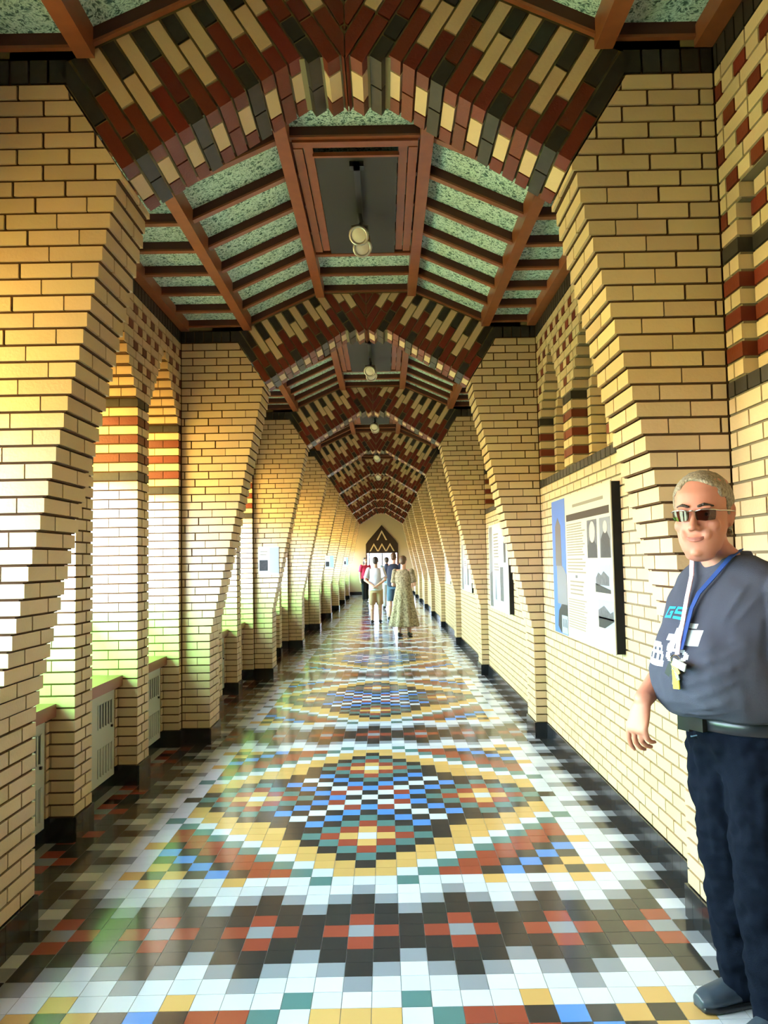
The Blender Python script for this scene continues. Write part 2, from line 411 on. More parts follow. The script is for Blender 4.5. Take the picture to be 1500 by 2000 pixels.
def strip_items(k):
    if k == 0: return [('red', .2), ('black', .4)]
    if k == 12: return [('red', .23), ('cream_bright', .4)]
    if k == 13: return [('black', .1), ('black', .1), ('red', .2), ('black', .2)]
    if k == 14: return [('red', .2), ('red', .1), ('cream_bright', .4)]
    if k == 15: return [('red', .245), ('cream_bright', .2), ('red', .2)]
    if k == 16: return [('red', .18), ('red', .2), ('cream_bright', .3)]
    if k > 16: return [('red', .2)] * 4
    q = k % 4
    if q == 1: return [('black', .1), ('red', .2), ('black', .3)]
    if q == 3: return [('red', .1), ('cream_bright', .2), ('black', .3)]
    return [('red', .2), ('cream_bright', .4)]
SLx, SLz = 0.28 / 0.616, 1.0        # underside line of the sloping ceiling: z + slope*x = const
CONST = 3.44 + SLx / SLz * 1.0
def arch(n, limit):
    P = Pieces(); core = Acc(); y0 = YF(n); y1 = y0 + T; p = tl / 12
    for side in (-1, 1):
        fl = mirror if side < 0 else (lambda vf: vf)
        for k in range(0, 21):
            zk = SPZ + TZ * k * p; s = 0.0 if k < 12 else (TPZ - zk) / NZ
            s0 = s
            for e, (m, ln) in enumerate(strip_items(k)):
                a, b = s + (G / 2 if e else 0), s + ln - G / 2; s += ln
                if k < 15 and s0 + 0 > 0: pass
                cx = lambda u, w: (SPX + TX * (k * p + u) + NX * w, SPZ + TZ * (k * p + u) + NZ * w)
                q = [cx(G / 2, a), cx(p - G / 2, a), cx(p - G / 2, b), cx(G / 2, b)]
                q = clip(q, -1, 0, -G / 4)
                for L_ in ((SLx, SLz, CONST), (0, 1, 3.72)):
                    if q: q = clip(q, *L_)
                q = tidy(q) if q else None
                if not q: continue
                if e == 0 and k < 15:
                    if k % 4 in (1, 3): cuts = [(0, T / 2, m), (T / 2, T, m)]
                    else: cuts = [(0, .09, m), (.09, T - .1, 'cream_bright'), (T - .1, T, m)]
                    for u, w, mm in cuts: P.add(fl(prism(q, y0 + u + (G / 2 if u else 0), y0 + w - (G / 2 if w < T else 0))), mm)
                else: P.add(fl(prism(q, y0, y1)), m)
        g = G
        poly = [(SPX + g * .5, SPZ + g), (TPX, TPZ + 2.2 * g), (0, TPZ + 4 * g), (0, 3.86), (0.40, 3.86), (1.05, 3.56), (1.30, 3.56), (1.30, ZTOP + 0.09), (SPX + NX * .40 , SPZ + NZ * .40)]
        core.add(fl(prism(poly[:5], y0 + g, y1 - g)), 'mortar_olive')
        core.add(fl(prism([poly[0], poly[4], poly[5], poly[8]], y0 + g, y1 - g)), 'mortar_olive')
        core.add(fl(prism([poly[8], poly[5], poly[6], poly[7]], y0 + g, y1 - g)), 'mortar_olive')
        W = LW if side < 0 else RW
        core.add(fl(box(1.0, W, y0 + g, y1 - g, 3.42, 4.1)), 'mortar_olive')
    core.add(box(-1.1, 1.1, y0 + g, y1 - g, 3.80, 4.25), 'mortar_olive')
    o = core.obj('wall_arch')
    lab = f'{ORD[n]} red, black and cream brick arch from the viewer' if n >= 0 else ('brick arch overhead behind the viewer' if n == -1 else 'rear brick arch behind the viewer')
    tag(o, lab, 'arch', 'patterned brick arches', 'structure'); P.finish(o, limit, 'voussoirs')
for n in range(N0, N1 + 1):
    lim = {0: 300, 1: 300, 2: 260}.get(n, 0)
    pier(n, -1, lim); pier(n, 1, lim); arch(n, lim)

# ------------------------------------------------------------------ baseboards of black tile
def baseboards():
    for side, W, name in ((-1, LW, 'baseboard_left'), (1, RW, 'baseboard_right')):
        P = Pieces(); fl = mirror if side < 0 else (lambda vf: vf); root = Acc(); e = 0.012
        for i in range(N0, N1 + 1):
            runs = [(YF(i) + T, YF(i + 1))] if side > 0 else solids(i, 0)
            for a, b in runs:
                for p, q in split(a, b, 0.1, YF(i) + T): P.add(fl(gbox(W - e, W, p, q, 0, Z0, 0, .001, 0)), 'base_tile', 'tile')
            if side < 0:
                for a, b in openings(i):
                    for s in (a, b): P.add(fl(box(W - e, W + 0.16, s - e if s == a else s, s if s == a else s + e, 0, Z0)) if False else fl(box(W, W + 0.18, s - .001 if s == a else s - e, s + e if s == a else s + .001, 0, Z0)), 'base_tile', 'tile')
                    for p, q in split(a + e, b - e, 0.1, a): P.add(fl(gbox(W + 0.15, W + 0.18, p, q, 0, 0.085, 0, .001, 0)), 'base_tile', 'tile')
        for n in range(N0, N1 + 1):
            y0, y1 = YF(n), YF(n) + T
            for p, q in split(y0 - e, y1 + e, 0.1, y0): P.add(fl(gbox(PB - e, PB, p, q, 0, Z0, 0, .001, 0)), 'base_tile', 'tile')
            P.add(fl(box(PB, W, y0 - e, y0, 0, Z0)), 'base_tile', 'tile'); P.add(fl(box(PB, W, y1, y1 + e, 0, Z0)), 'base_tile', 'tile')
        for n in range(N0, N1 + 1): root.add(fl(box(PB + 0.001, W + 0.002, YF(n) - 0.001, YF(n) + T + 0.001, 0.0, Z0 - 0.002)), 'base_tile')
        o = root.obj(name); tag(o, 'glossy black tile baseboard along the %s wall' % ('window' if side < 0 else 'niche'), 'baseboard', kind='structure')
        P.finish(o, 90, 'tiling')
baseboards()

# ------------------------------------------------------------------ ceiling: boards, ribs and purlins
roof = Acc(); roof.add(box(-LW - 0.44, RW + 0.4, YBACK - 0.4, YEND + 0.4, 4.25, 4.4), 'dark_board')
roof.add(box(-LW - 0.44 - 1.25, -LW - 0.44, YBACK - 0.4, YEND + 0.4, 3.36, 3.46), 'dark_board')   # unseen eaves, added to keep high sky light off the upper panes
ceiling = tag(roof.obj('ceiling'), 'coffered timber ceiling with green fibre boards between brown ribs', 'ceiling', kind='structure')
near_p, far_p = Pieces(), Pieces()
RH, RWID = 0.062, 0.045
def slab(p, q, lo, hi):
    dx, dz = q[0] - p[0], q[1] - p[1]; l = math.hypot(dx, dz); nx, nz = -dz / l, dx / l
    if nz < 0: nx, nz = -nx, -nz
    return [(p[0] + nx * lo, p[1] + nz * lo), (q[0] + nx * lo, q[1] + nz * lo), (q[0] + nx * hi, q[1] + nz * hi), (p[0] + nx * hi, p[1] + nz * hi)]
PROF = [(-LW, 3.45, -1.03, 3.45), (-1.0, 3.45, -0.39, 3.727), (-0.35, 3.73, 0.35, 3.73), (0.39, 3.727, 1.0, 3.45), (1.03, 3.45, RW, 3.45)]
for i in range(N0 , N1 + 1):
    P = near_p if -1 <= i <= 1 else far_p
    y0, y1 = YF(i) + T, YF(i + 1); st = (y1 - y0) / 8
    for r, (xa, za, xb, zb) in enumerate(PROF):
        for k in range(9):
            yc = y0 + st * k; u, w = max(y0, yc - RWID / 2), min(y1, yc + RWID / 2)
            P.add(prism(slab((xa, za), (xb, zb), 0, 0.012), u, w), 'wood', 'rib')  # paler strip paints the light caught by the rib underside
            P.add(prism(slab((xa, za), (xb, zb), 0.012, RH), u + 0.004, w - 0.004), 'wood_dark_shade', 'rib')  # darker upper part paints the shade on the rib sides
            if k < 8: P.add(prism(slab((xa, za), (xb, zb), RH, RH + 0.02), yc + 0.01, yc + st - 0.01), 'fibre_board', 'panel')
    # smooth dark board with side planks under the crown, as a mount for the spotlights
    b0, b1 = y0 + 0.98, y0 + 2.36
    P.add(box(-0.23, 0.23, b0, b1, 3.712, 3.728), 'dark_board', 'panel')
    for x in (0.235, 0.29):
        for s in (-1, 1): P.add(box(min(s * x, s * (x + .05)), max(s * x, s * (x + .05)), b0 - 0.1, b1 - .03, 3.722 - (x - .235) * .2, 3.742), 'wood', 'plank')
    P.add(box(-0.34, 0.34, b0 - 0.16, b0 - 0.1, 3.716, 3.742), 'wood', 'plank'); P.add(box(-0.24, 0.24, b0 - 0.03, b0 - 0.01, 3.706, 3.73), 'wood', 'plank')
    for s in (-1, 1):
        for x0, x1, z0, z1 in ((0.965, 1.035, 3.42, 3.60), (0.35, 0.42, 3.69, 3.88)):
            P.add(box(min(s * x0, s * x1), max(s * x0, s * x1), y0, y1, z0, z1), 'wood', 'beam')
        W = LW if s < 0 else RW
        P.add(box(min(s * (W - .07), s * W), max(s * (W - .07), s * W), y0, y1, 3.42, 3.50), 'wood', 'beam')
far_p.finish(ceiling, 0, 'timberwork'); near_p.finish(ceiling, 1000, 'ribwork', minp=-1)

# ------------------------------------------------------------------ windows, sills, daylight portals
cnt = 0
for i in range(N0, N1 + 1):
    for k, (a, b) in enumerate(openings(i)):
        cnt += 1; m, w = (a + b) / 2, (b - a) / 2; xg = XL - 0.40
        fr = Acc(); zs = 0.73
        fr.add(box(xg - .02, xg + .02, a, a + .03, zs, zc(39)), 'frame_metal').add(box(xg - .02, xg + .02, b - .03, b, zs, zc(39)), 'frame_metal')
        for z in (zs, 1.14, 2.03, zc(39) - .03): fr.add(box(xg - .02, xg + .02, a, b, z, z + .03), 'frame_metal')
        for s in (-1, 1):      # sloping frame in the pointed head
            fr.add(([(xg - .02, m + s * w, zc(39)), (xg + .02, m + s * w, zc(39)), (xg + .02, m + s * (w - .04), zc(39)), (xg - .02, m + s * (w - .04), zc(39)),
                     (xg - .02, m + s * .02, zc(47)), (xg + .02, m + s * .02, zc(47)), (xg + .02, m - s * .02, zc(47)), (xg - .02, m - s * .02, zc(47))],
                    [(0, 1, 5, 4), (1, 2, 6, 5), (2, 3, 7, 6), (3, 0, 4, 7)]), 'frame_metal')
        fo = fr.obj(f'window_{cnt}')
        if i >= 0: lab = f'{ORD[k]} window of the {ORD[i]} bay beyond the nearest arch, amber glass on top'
        else: lab = f'{ORD[k]} window of the {"bay beside the viewer" if i == -1 else "bay behind the viewer"}'
        tag(fo, lab, 'window', 'windows of the corridor', 'structure')
        for z0, z1, g in ((zs + .03, 1.14, 'glass_green'), (1.17, 2.03, 'glass_clear'), (2.06, zc(39) - .03, 'glass_amber')):
            link('pane', mesh_from('pane', [(xg, a + .03, z0), (xg, b - .03, z0), (xg, b - .03, z1), (xg, a + .03, z1)], [(0, 1, 2, 3)], [g]), fo)
        link('pane', mesh_from('pane', [(xg, a, zc(39)), (xg, b, zc(39)), (xg, m, zc(47))], [(0, 1, 2)], ['glass_amber_dark']), fo)
        link('sill', mesh_from('sill', *box(XL - 0.42, XL - 0.10, a, b, 0.66, 0.73), ['sill']), fo)
        la = bpy.data.lights.new('daylight_portal', 'AREA'); la.shape = 'RECTANGLE'; la.size = 2.45; la.size_y = WIN
        la.cycles.is_portal = True
        lo = bpy.data.objects.new('daylight_portal', la); COL.objects.link(lo); lo.location = (xg - 0.06, m, 0.73 + 1.2)
        lo.rotation_euler = (0, -math.pi / 2, 0)
lawn = link('lawn', mesh_from('lawn', *box(-60, -LW - 0.46, -40, 80, -0.6, -0.1), ['lawn']))
tag(lawn, 'unseen lawn outside the windows, coloured bright as if sunlit', 'lawn', kind='structure')

# ------------------------------------------------------------------ end walls
eb = Acc()
eb.add(box(-LW, -0.72, YEND, YEND + .3, 0, 4.2), 'plaster').add(box(0.72, RW, YEND, YEND + .3, 0, 4.2), 'plaster').add(box(-0.72, 0.72, YEND, YEND + .3, 2.1, 4.2), 'plaster')
wall_front = tag(eb.obj('wall_front'), 'plain tan wall closing the far end of the corridor', 'wall', kind='structure')
link('baseboard', mesh_from('baseboard', *box(-LW, -0.74, YEND - .015, YEND, 0, .14), ['base_tile']), wall_front)
link('baseboard', mesh_from('baseboard', *box(0.74, RW, YEND - .015, YEND, 0, .14), ['base_tile']), wall_front)
bk = Acc(); bk.add(box(-LW - .4, RW + .4, YBACK - .3, YBACK, 0, 4.3), 'dark_board')
tag(bk.obj('wall_back'), 'plain wall closing the corridor behind the viewer', 'wall', kind='structure')
dr = Acc(); yd = YEND - .04
dr.add(prism([(-0.72, 1.84), (0.72, 1.84), (0.72, 2.25), (0.62, 2.4), (0, 3.1), (-0.62, 2.4), (-0.72, 2.25)], yd, yd + .1), 'door_dark')
for s in (-1, 1): dr.add(box(min(s * .66, s * .72), max(s * .66, s * .72), yd, yd + .3, 0, 1.9), 'wood_dark_shade')
dr.add(box(-.02, .02, yd + .1, yd + .14, 0, 1.84), 'frame_metal')
for x in (-.6, .56): dr.add(box(x, x + .04, yd + .1, yd + .14, 0, 1.84), 'frame_metal')
for z in (0.02, 0.95): dr.add(box(-.6, .6, yd + .1, yd + .14, z, z + .05), 'frame_metal')
door = tag(dr.obj('door_1'), 'dark pointed door surround with white chevrons at the far end', 'door', kind='structure')
def chev(cx, z, w, h, t):
    o = Acc()
    for s in (-1, 1):
        o.add(prism([(cx, z + h), (cx + s * w, z), (cx + s * (w + t), z), (cx, z + h + t * 1.6)] if s > 0 else [(cx, z + h), (cx - w, z), (cx - w - t, z), (cx, z + h + t * 1.6)], yd - .012, yd + .01), 'cream_bright')
    o.obj('chevron', door)
chev(0, 2.42, .17, .34, .07)
for cx in (-.36, 0, .36): chev(cx, 1.93, .14, .26, .06)
link('pane', mesh_from('pane', [(-.6, yd + .12, 0), (.6, yd + .12, 0), (.6, yd + .12, 1.84), (-.6, yd + .12, 1.84)], [(0, 1, 2, 3)], ['glass_dimming']), door)  # pane darkened to tone down the bright sky behind it
la = bpy.data.lights.new('daylight_portal', 'AREA'); la.shape = 'RECTANGLE'; la.size = 1.2; la.size_y = 1.84; la.cycles.is_portal = True
lo = bpy.data.objects.new('daylight_portal', la); COL.objects.link(lo); lo.location = (0, YEND + .32, .92); lo.rotation_euler = (-math.pi / 2, 0, 0)
# ------------------------------------------------------------------ heater covers under the windows
def heater(a, b, lab):
    o = bpy.data.objects.new('radiator_cover', None); COL.objects.link(o); o.location = (XL - 0.14, (a + b) / 2, 0.0)
    tag(o, lab, 'radiator', 'grey heater covers under the windows'); w = (b - a) / 2 - 0.05
    bd = Acc(); bd.add(box(-0.14, 0, -w, w, 0.09, 0.655), 'radiator'); bd.add(box(-0.14, -0.02, -w, w, 0.0, 0.09), 'radiator'); bd.obj('body', o)
    for z0, z1, dk in ((0.44, 0.585, 'slot_shade'), (0.14, 0.31, 'slot_shade_pale')):
        for c in (-0.19, 0.19):
            gr = Acc(); gr.add(box(-0.001, 0.0015, c - 0.125, c + 0.125, z0, z1), dk); g = gr.obj('grille', o)  # flat plate standing in for the shaded slot openings
            sl = Acc()
            for k in range(6): y = c - 0.125 + k * 0.05 - (0.0 if k else 0); sl.add(box(0.0015, 0.005, y - 0.009, y + 0.009, z0 - .004, z1 + .004), 'radiator')
            sl.obj('slats', g)
    kn = Acc(); kn.add(box(0, 0.012, w - 0.065, w - 0.05, 0.41, 0.425), 'black_metal'); kn.obj('knob', o)
for i in range(-1, 4):
    for k, (a, b) in enumerate(openings(i)):
        if i < 0: lab = f'{ORD[k]} grey heater cover of the bay beside the viewer'
        else: lab = f'grey metal heater cover with slotted grilles under {ORD[k]} window of {ORD[i]} bay'
        heater(a, b, lab)

# ------------------------------------------------------------------ track spotlights
def torus_ring(r, t, n=18, m=8):
    v = []; f = []
    for i in range(n):
        A = 2 * math.pi * i / n
        for j in range(m):
            B = 2 * math.pi * j / m; v.append(((r + t * math.cos(B)) * math.cos(A), (r + t * math.cos(B)) * math.sin(A), t * math.sin(B)))
    for i in range(n):
        for j in range(m): f.append((i * m + j, ((i + 1) % n) * m + j, ((i + 1) % n) * m + (j + 1) % m, i * m + (j + 1) % m))
    return v, f
def lathe(prof, n=20):
    v = []; f = []
    for r, z in prof:
        for i in range(n): A = 2 * math.pi * i / n; v.append((r * math.cos(A), r * math.sin(A), z))
    for k in range(len(prof) - 1):
        for i in range(n): f.append((k * n + i, k * n + (i + 1) % n, (k + 1) * n + (i + 1) % n, (k + 1) * n + i))
    return v, f
def xf(vf, M):
    v, f = vf; return [tuple(M @ Vector(p)) for p in v], f
def tube(pts, r, n=10, closed_ends=True):
    """a tube through points with radius r (number or list)"""
    pts = [Vector(p) for p in pts]; v = []; f = []; up = Vector((0.31, 0.17, 0.93))
    R = r if isinstance(r, (list, tuple)) else [r] * len(pts)
    for i, p in enumerate(pts):
        d = (pts[min(i + 1, len(pts) - 1)] - pts[max(i - 1, 0)]).normalized(); a = d.cross(up).normalized(); b = d.cross(a).normalized()
        for k in range(n): A = 2 * math.pi * k / n; v.append(tuple(p + (a * math.cos(A) + b * math.sin(A)) * R[i]))
    for i in range(len(pts) - 1):
        for k in range(n): f.append((i * n + k, (i) * n + (k + 1) % n, (i + 1) * n + (k + 1) % n, (i + 1) * n + k))
    if closed_ends: f += [tuple(range(n))[::-1], tuple(range((len(pts) - 1) * n, len(pts) * n))]
    return v, f
def spots(i):
    y0 = YF(i) + T + 1.02; o = bpy.data.objects.new('track_spotlight', None); COL.objects.link(o); o.location = (0, y0, 3.712)
    tag(o, f'black ceiling track with two pale spotlights in the {ORD[i]} coffered bay', 'spotlight', 'track spotlights')
    tr = Acc(); tr.add(box(-.018, .018, 0, .95, -.03, 0), 'black_metal').add(box(-.04, .04, 0, .05, -.03, 0), 'black_metal'); tr.obj('track', o)
    for (x, y, z, rx, ry) in ((-0.005, 0.62, -0.165, -0.95, 0.35), (0.005, 0.78, -0.18, -0.85, -0.35)):
        st = Acc(); st.add(tube([(0, y, -.03), (0.01, y, -.08), (x, y, -.12)], .012), 'black_metal')
        st.add(tube([(x - .055, y - .01, z + .01), (x - .05, y, -.11), (x, y, -.1), (x + .05, y, -.11), (x + .055, y - .01, z + .01)], .007), 'lamp_metal'); st.obj('stem', o)
        M = Matrix.Translation((x, y, z)) @ Matrix.Rotation(ry, 4, 'Y') @ Matrix.Rotation(rx, 4, 'X')
        h = Acc(); h.add(xf(lathe([(0.0, .10), (.03, .095), (.045, .05), (.062, 0.0), (.058, -.02)]), M), 'black_metal'); hd = h.obj('lamp_head', o, True)
        rg = Acc(); rg.add(xf(torus_ring(.056, .010), M @ Matrix.Translation((0, 0, -.02))), 'lamp_metal'); rg.obj('bezel', hd, True)
        fc = Acc(); fc.add(xf(lathe([(.055, -.018), (.03, -.024), (0.0, -.026)]), M), 'lamp_white'); fc.obj('lamp_face', hd, True)
for i in range(0, 5): spots(i)
# ------------------------------------------------------------------ display boards
mat('board', (0.42, 0.39, 0.30), 0.5, 0.3); mat('board_white', (0.46, 0.48, 0.49), 0.45, 0.3); mat('board_gap_shade', (0.006, 0.006, 0.006), 0.6, 0.2)
mat('ink', (0.045, 0.030, 0.020), 0.6, 0.2); mat('text_ink', (0.20, 0.17, 0.12), 0.6, 0.2)
mat('photo_sky', (0.055, 0.13, 0.40), 0.4, 0.3); mat('photo_stone', (0.10, 0.085, 0.08), 0.4, 0.3); mat('photo_dark', (0.018, 0.017, 0.019), 0.4, 0.3, noise=(60, 0.6, (0.04, 0.038, 0.04)))
mat('photo_mid', (0.10, 0.10, 0.11), 0.4, 0.3, noise=(40, 0.8, (0.03, 0.03, 0.035))); mat('photo_pale', (0.26, 0.32, 0.38), 0.4, 0.3); mat('photo_face', (0.38, 0.34, 0.29), 0.4, 0.3); mat('photo_grey', (0.16, 0.165, 0.18), 0.4, 0.3); mat('photo_white', (0.7, 0.7, 0.72), 0.4, 0.3)
def wall_board(name, lab, ya, yb, z0, z1, thick, face, items, xwall=None, group='display boards on the niche wall'):
    """board on the right wall; u runs from the far edge (0) to the near edge (1), v upward"""
    xw = (RW if xwall is None else xwall) - .001; xf_ = xw - thick
    bd = Acc(); bd.add(box(xf_ + .004, xw, ya + .004, yb - .004, z0 + .004, z1 - .004), 'board_gap_shade'); o = tag(bd.obj(name), lab, 'poster', group)  # solid black core stands in for the shaded gap behind the board
    a = Acc(); a.add(box(xf_, xf_ + .006, ya, yb, z0, z1), face); sheet = a.obj('sheet', o)
    for nm, m, (u0, v0, u1, v1), lift, pts in items:
        U = lambda u: yb - (yb - ya) * u
        V = lambda v: z0 + (z1 - z0) * v
        P = pts or [(0, 0), (1, 0), (1, 1), (0, 1)]
        q = [(U(u0 + (u1 - u0) * s), V(v0 + (v1 - v0) * t)) for s, t in P]; n = len(q); x0, x1 = xf_ - lift, xf_ + .002
        v_ = [(x0, y, z) for y, z in q] + [(x1, y, z) for y, z in q]
        f_ = [tuple(range(n))] + [((i + 1) % n, i, i + n, (i + 1) % n + n) for i in range(n)]
        link(nm, mesh_from(nm, v_, f_, [m]), sheet)
    return o
def text_block(u0, u1, v0, v1, rows, m='text_ink'):
    out = []; h = (v1 - v0) / rows; random.seed(int(v0 * 1000))
    for r in range(rows): out.append(('text_line', m, (u0, v1 - h * (r + .75), u0 + (u1 - u0) * random.uniform(.82, 1.0), v1 - h * (r + .35)), .0006, None))
    return out
OV = [(.5 + .5 * math.cos(k * math.pi / 8), .5 + .5 * math.sin(k * math.pi / 8)) for k in range(16)]
items = [('photo', 'photo_sky', (0, .0, .275, .99), .0010, None),
         ('tower', 'photo_stone', (.06, .50, .19, .86), .0016, [(0, 0), (1, 0), (.92, .82), (.5, 1), (.08, .82)]), ('tower', 'photo_grey', (.08, .22, .24, .50), .0016, [(0, 0), (1, 0), (.75, 1), (.0, 1)]),
         ('roof', 'photo_grey', (.14, .19, .275, .50), .0020, [(0, 0), (1, 0), (1, .8), (.5, 1)]),
         ('gable', 'photo_dark', (.08, .01, .275, .22), .0022, [(0, .2), (.3, 0), (1, 0), (1, 1), (.45, 1), (.1, .75)]), ('facade', 'photo_pale', (.16, .01, .275, .14), .0026, None)]
items += [('window', 'photo_dark', (.185 + .03 * k, .055, .198 + .03 * k, .115), .003, None) for k in range(3)]
items += [('title', 'text_ink', (.42, .905, .90, .925), .0008, None), ('bar', 'ink', (.30, .815, .975, .862), .0010, None)]
items += text_block(.30, .62, .57, .80, 13) + text_block(.30, .62, .45, .56, 5) + text_block(.34, .60, .30, .41, 4) + text_block(.30, .62, .07, .28, 12)
items += [('photo', 'photo_mid', (.655, .555, .80, .795), .0010, None), ('face', 'photo_face', (.69, .65, .775, .785), .0016, OV), ('coat', 'photo_dark', (.66, .555, .795, .665), .0014, [(0, 0), (1, 0), (1, .7), (.7, 1), (.3, 1), (0, .7)]),
          ('photo', 'photo_grey', (.84, .555, .985, .795), .0010, None), ('face', 'photo_face', (.89, .70, .945, .775), .0016, OV), ('cassock', 'photo_dark', (.85, .555, .98, .715), .0014, [(0, 0), (1, 0), (.95, .7), (.65, 1), (.35, 1), (.05, .7)]),
          ('photo', 'photo_pale', (.76, .345, .965, .515), .0010, None), ('church', 'photo_mid', (.77, .39, .95, .475), .0014, [(0, 0), (1, 0), (1, .6), (.6, 1), (.4, .7), (.2, .9), (0, .5)]), ('road', 'photo_dark', (.76, .345, .965, .40), .0014, [(0, 0), (1, 0), (1, .4), (0, 1)]),
          ('photo', 'photo_pale', (.79, .135, .995, .305), .0010, None), ('church', 'photo_mid', (.79, .19, .99, .27), .0014, [(0, 0), (1, 0), (1, .7), (.8, .5), (.4, 1), (0, .6)]), ('road', 'photo_dark', (.79, .135, .995, .20), .0014, [(0, 0), (.4, 0), (1, .8), (1, 1), (0, 1)]),
          ('icon', 'photo_mid', (.44, .42, .475, .44), .001, None)]
wall_board('display_board', 'large cream display board with blue tower photo and black bar', 4.36, 5.90, .93, 1.885, .055, 'board', items)
small = [('photo', 'photo_grey', (.03, .02, .20, .98), .001, None), ('building', 'photo_mid', (.03, .02, .20, .45), .0014, [(0, 0), (1, 0), (.8, .5), (1, 1), (0, .9)])]
small += text_block(.28, .55, .6, .9, 8) + [('photo', 'photo_pale', (.26, .10, .48, .42), .001, None), ('statue', 'photo_mid', (.34, .12, .40, .40), .0014, [(0, 0), (1, 0), (.6, .6), (.5, 1), (.3, .6)]),
          ('photo', 'photo_mid', (.60, .12, .76, .50), .001, None), ('photo', 'photo_dark', (.80, .55, .90, .78), .001, None)] + text_block(.28, .55, .45, .55, 3)
wall_board('display_board', 'white display board with grey photos beyond the second pier', 8.1, 9.55, .90, 1.86, .05, 'board_white', small)
wall_board('display_board', 'pale display board beyond the third pier on the niche wall', 11.6, 13.0, .98, 1.84, .05, 'board_white', small)
wall_board('display_board', 'small far display board beyond the fourth pier on the niche wall', 15.4, 16.6, 1.0, 1.8, .05, 'board_white', small[:2])
def pier_print(lab, n, x0, x1, z0, z1):
    y = YF(n); b = Acc(); b.add(box(x0, x1, y - .008, y - .001, z0, z1), 'board_white'); o = tag(b.obj('poster'), lab, 'poster', 'prints on the window side piers')
    w, h = x1 - x0, z1 - z0
    for nm, m, (u0, v0, u1, v1) in (('panel', 'photo_sky_pale', (.55, .06, .97, .97)), ('photo', 'photo_dark', (.06, .14, .46, .52)), ('heading', 'text_ink', (.10, .80, .46, .83)), ('heading', 'text_ink', (.10, .70, .40, .73))):
        link(nm, mesh_from(nm, *box(x0 + w * u0, x0 + w * u1, y - .010, y - .007, z0 + h * v0, z0 + h * v1), [m]), o)
mat('photo_sky_pale', (0.24, 0.36, 0.62), 0.5, 0.3)
from_px = lambda px, py, Y: None
pier_print('blue and white print on the third pier of the window side', 2, -1.50, -1.237, 1.32, 1.68)
pier_print('small print on the fifth pier of the window side', 4, -1.187, -1.0, 1.335, 1.618)
pier_print('tiny print on the seventh pier of the window side', 6, -1.15, -1.02, 1.36, 1.62)
# ------------------------------------------------------------------ people
def skin_mat(name, col):
    m = mat(name, col, 0.5, 0.35, noise=(18, 0.45, tuple(c * k for c, k in zip(col, (0.9, 0.72, 0.66)))))
    MATS[name].node_tree.nodes['Principled BSDF'].inputs['Subsurface Weight'].default_value = 0.06
    MATS[name].node_tree.nodes['Principled BSDF'].inputs['Subsurface Radius'].default_value = (0.02, 0.008, 0.004)
skin_mat('skin', (0.46, 0.205, 0.145)); skin_mat('skin_pale', (0.62, 0.38, 0.29))
mat('lips', (0.33, 0.115, 0.09), 0.45, 0.4); mat('hair_grey', (0.33, 0.29, 0.22), 0.7, 0.3, noise=(120, 0.9, (0.12, 0.10, 0.07)), bump=(160, 0.8))
mat('hair_dark', (0.025, 0.016, 0.012), 0.55, 0.4, bump=(120, 0.6)); mat('hair_brown', (0.09, 0.045, 0.022), 0.55, 0.4, bump=(120, 0.6))
mat('shirt_grey', (0.056, 0.064, 0.092), 0.9, 0.08, noise=(16, 0.25, (0.048, 0.056, 0.078)), bump=(420, 0.25))
mat('print_blue', (0.015, 0.33, 0.72), 0.7, 0.2); mat('print_pale', (0.55, 0.66, 0.72), 0.7, 0.2)
mat('denim_black', (0.0032, 0.0050, 0.0115), 0.9, 0.04, noise=(20, 0.4, (0.006, 0.009, 0.019)), bump=(350, 0.25))
mat('leather', (0.012, 0.013, 0.017), 0.32, 0.5); mat('shoe_grey', (0.035, 0.050, 0.075), 0.4, 0.45, noise=(30, 0.5, (0.02, 0.025, 0.035)))
mat('steel', (0.6, 0.6, 0.6), 0.25, 0.5, metal=1.0); mat('brass', (0.62, 0.45, 0.16), 0.3, 0.5, metal=0.9); mat('key_yellow', (0.78, 0.74, 0.04), 0.45, 0.4)
mat('lanyard', (0.72, 0.66, 0.76), 0.7, 0.2, noise=(55, 0.8, (0.62, 0.16, 0.22))); mat('lanyard_blue', (0.012, 0.05, 0.22), 0.6, 0.3)
mat('eye_white', (0.7, 0.68, 0.65), 0.2, 0.5); mat('eye_dark', (0.03, 0.02, 0.015), 0.15, 0.5)
mat('cloth_white', (0.62, 0.64, 0.74), 0.85, 0.2); mat('cloth_beige', (0.42, 0.30, 0.18), 0.85, 0.2); mat('cloth_pink', (0.62, 0.04, 0.10), 0.8, 0.2)
mat('cloth_black', (0.012, 0.013, 0.017), 0.85, 0.2); mat('cloth_navy', (0.018, 0.022, 0.040), 0.85, 0.2); mat('cloth_denim', (0.07, 0.12, 0.18), 0.85, 0.2)
mat('cloth_blue', (0.30, 0.42, 0.58), 0.85, 0.2); mat('shoe_dark', (0.03, 0.028, 0.028), 0.6, 0.3)
mat('cloth_dress', (0.36, 0.30, 0.19), 0.85, 0.2, noise=(32, 0.95, (0.09, 0.065, 0.035)))
def lens_mat():
    m = bpy.data.materials.new('tinted_lens'); m.use_nodes = True; MATS['tinted_lens'] = m
    N = m.node_tree.nodes; L = m.node_tree.links; N.remove(N['Principled BSDF'])
    t = N.new('ShaderNodeBsdfTransparent'); t.inputs['Color'].default_value = (0.12, 0.05, 0.035, 1)
    g = N.new('ShaderNodeBsdfGlossy'); g.inputs['Roughness'].default_value = 0.03
    mx = N.new('ShaderNodeMixShader'); mx.inputs['Fac'].default_value = 0.06
    L.new(t.outputs[0], mx.inputs[1]); L.new(g.outputs[0], mx.inputs[2]); L.new(mx.outputs[0], N['Material Output'].inputs['Surface'])
lens_mat()

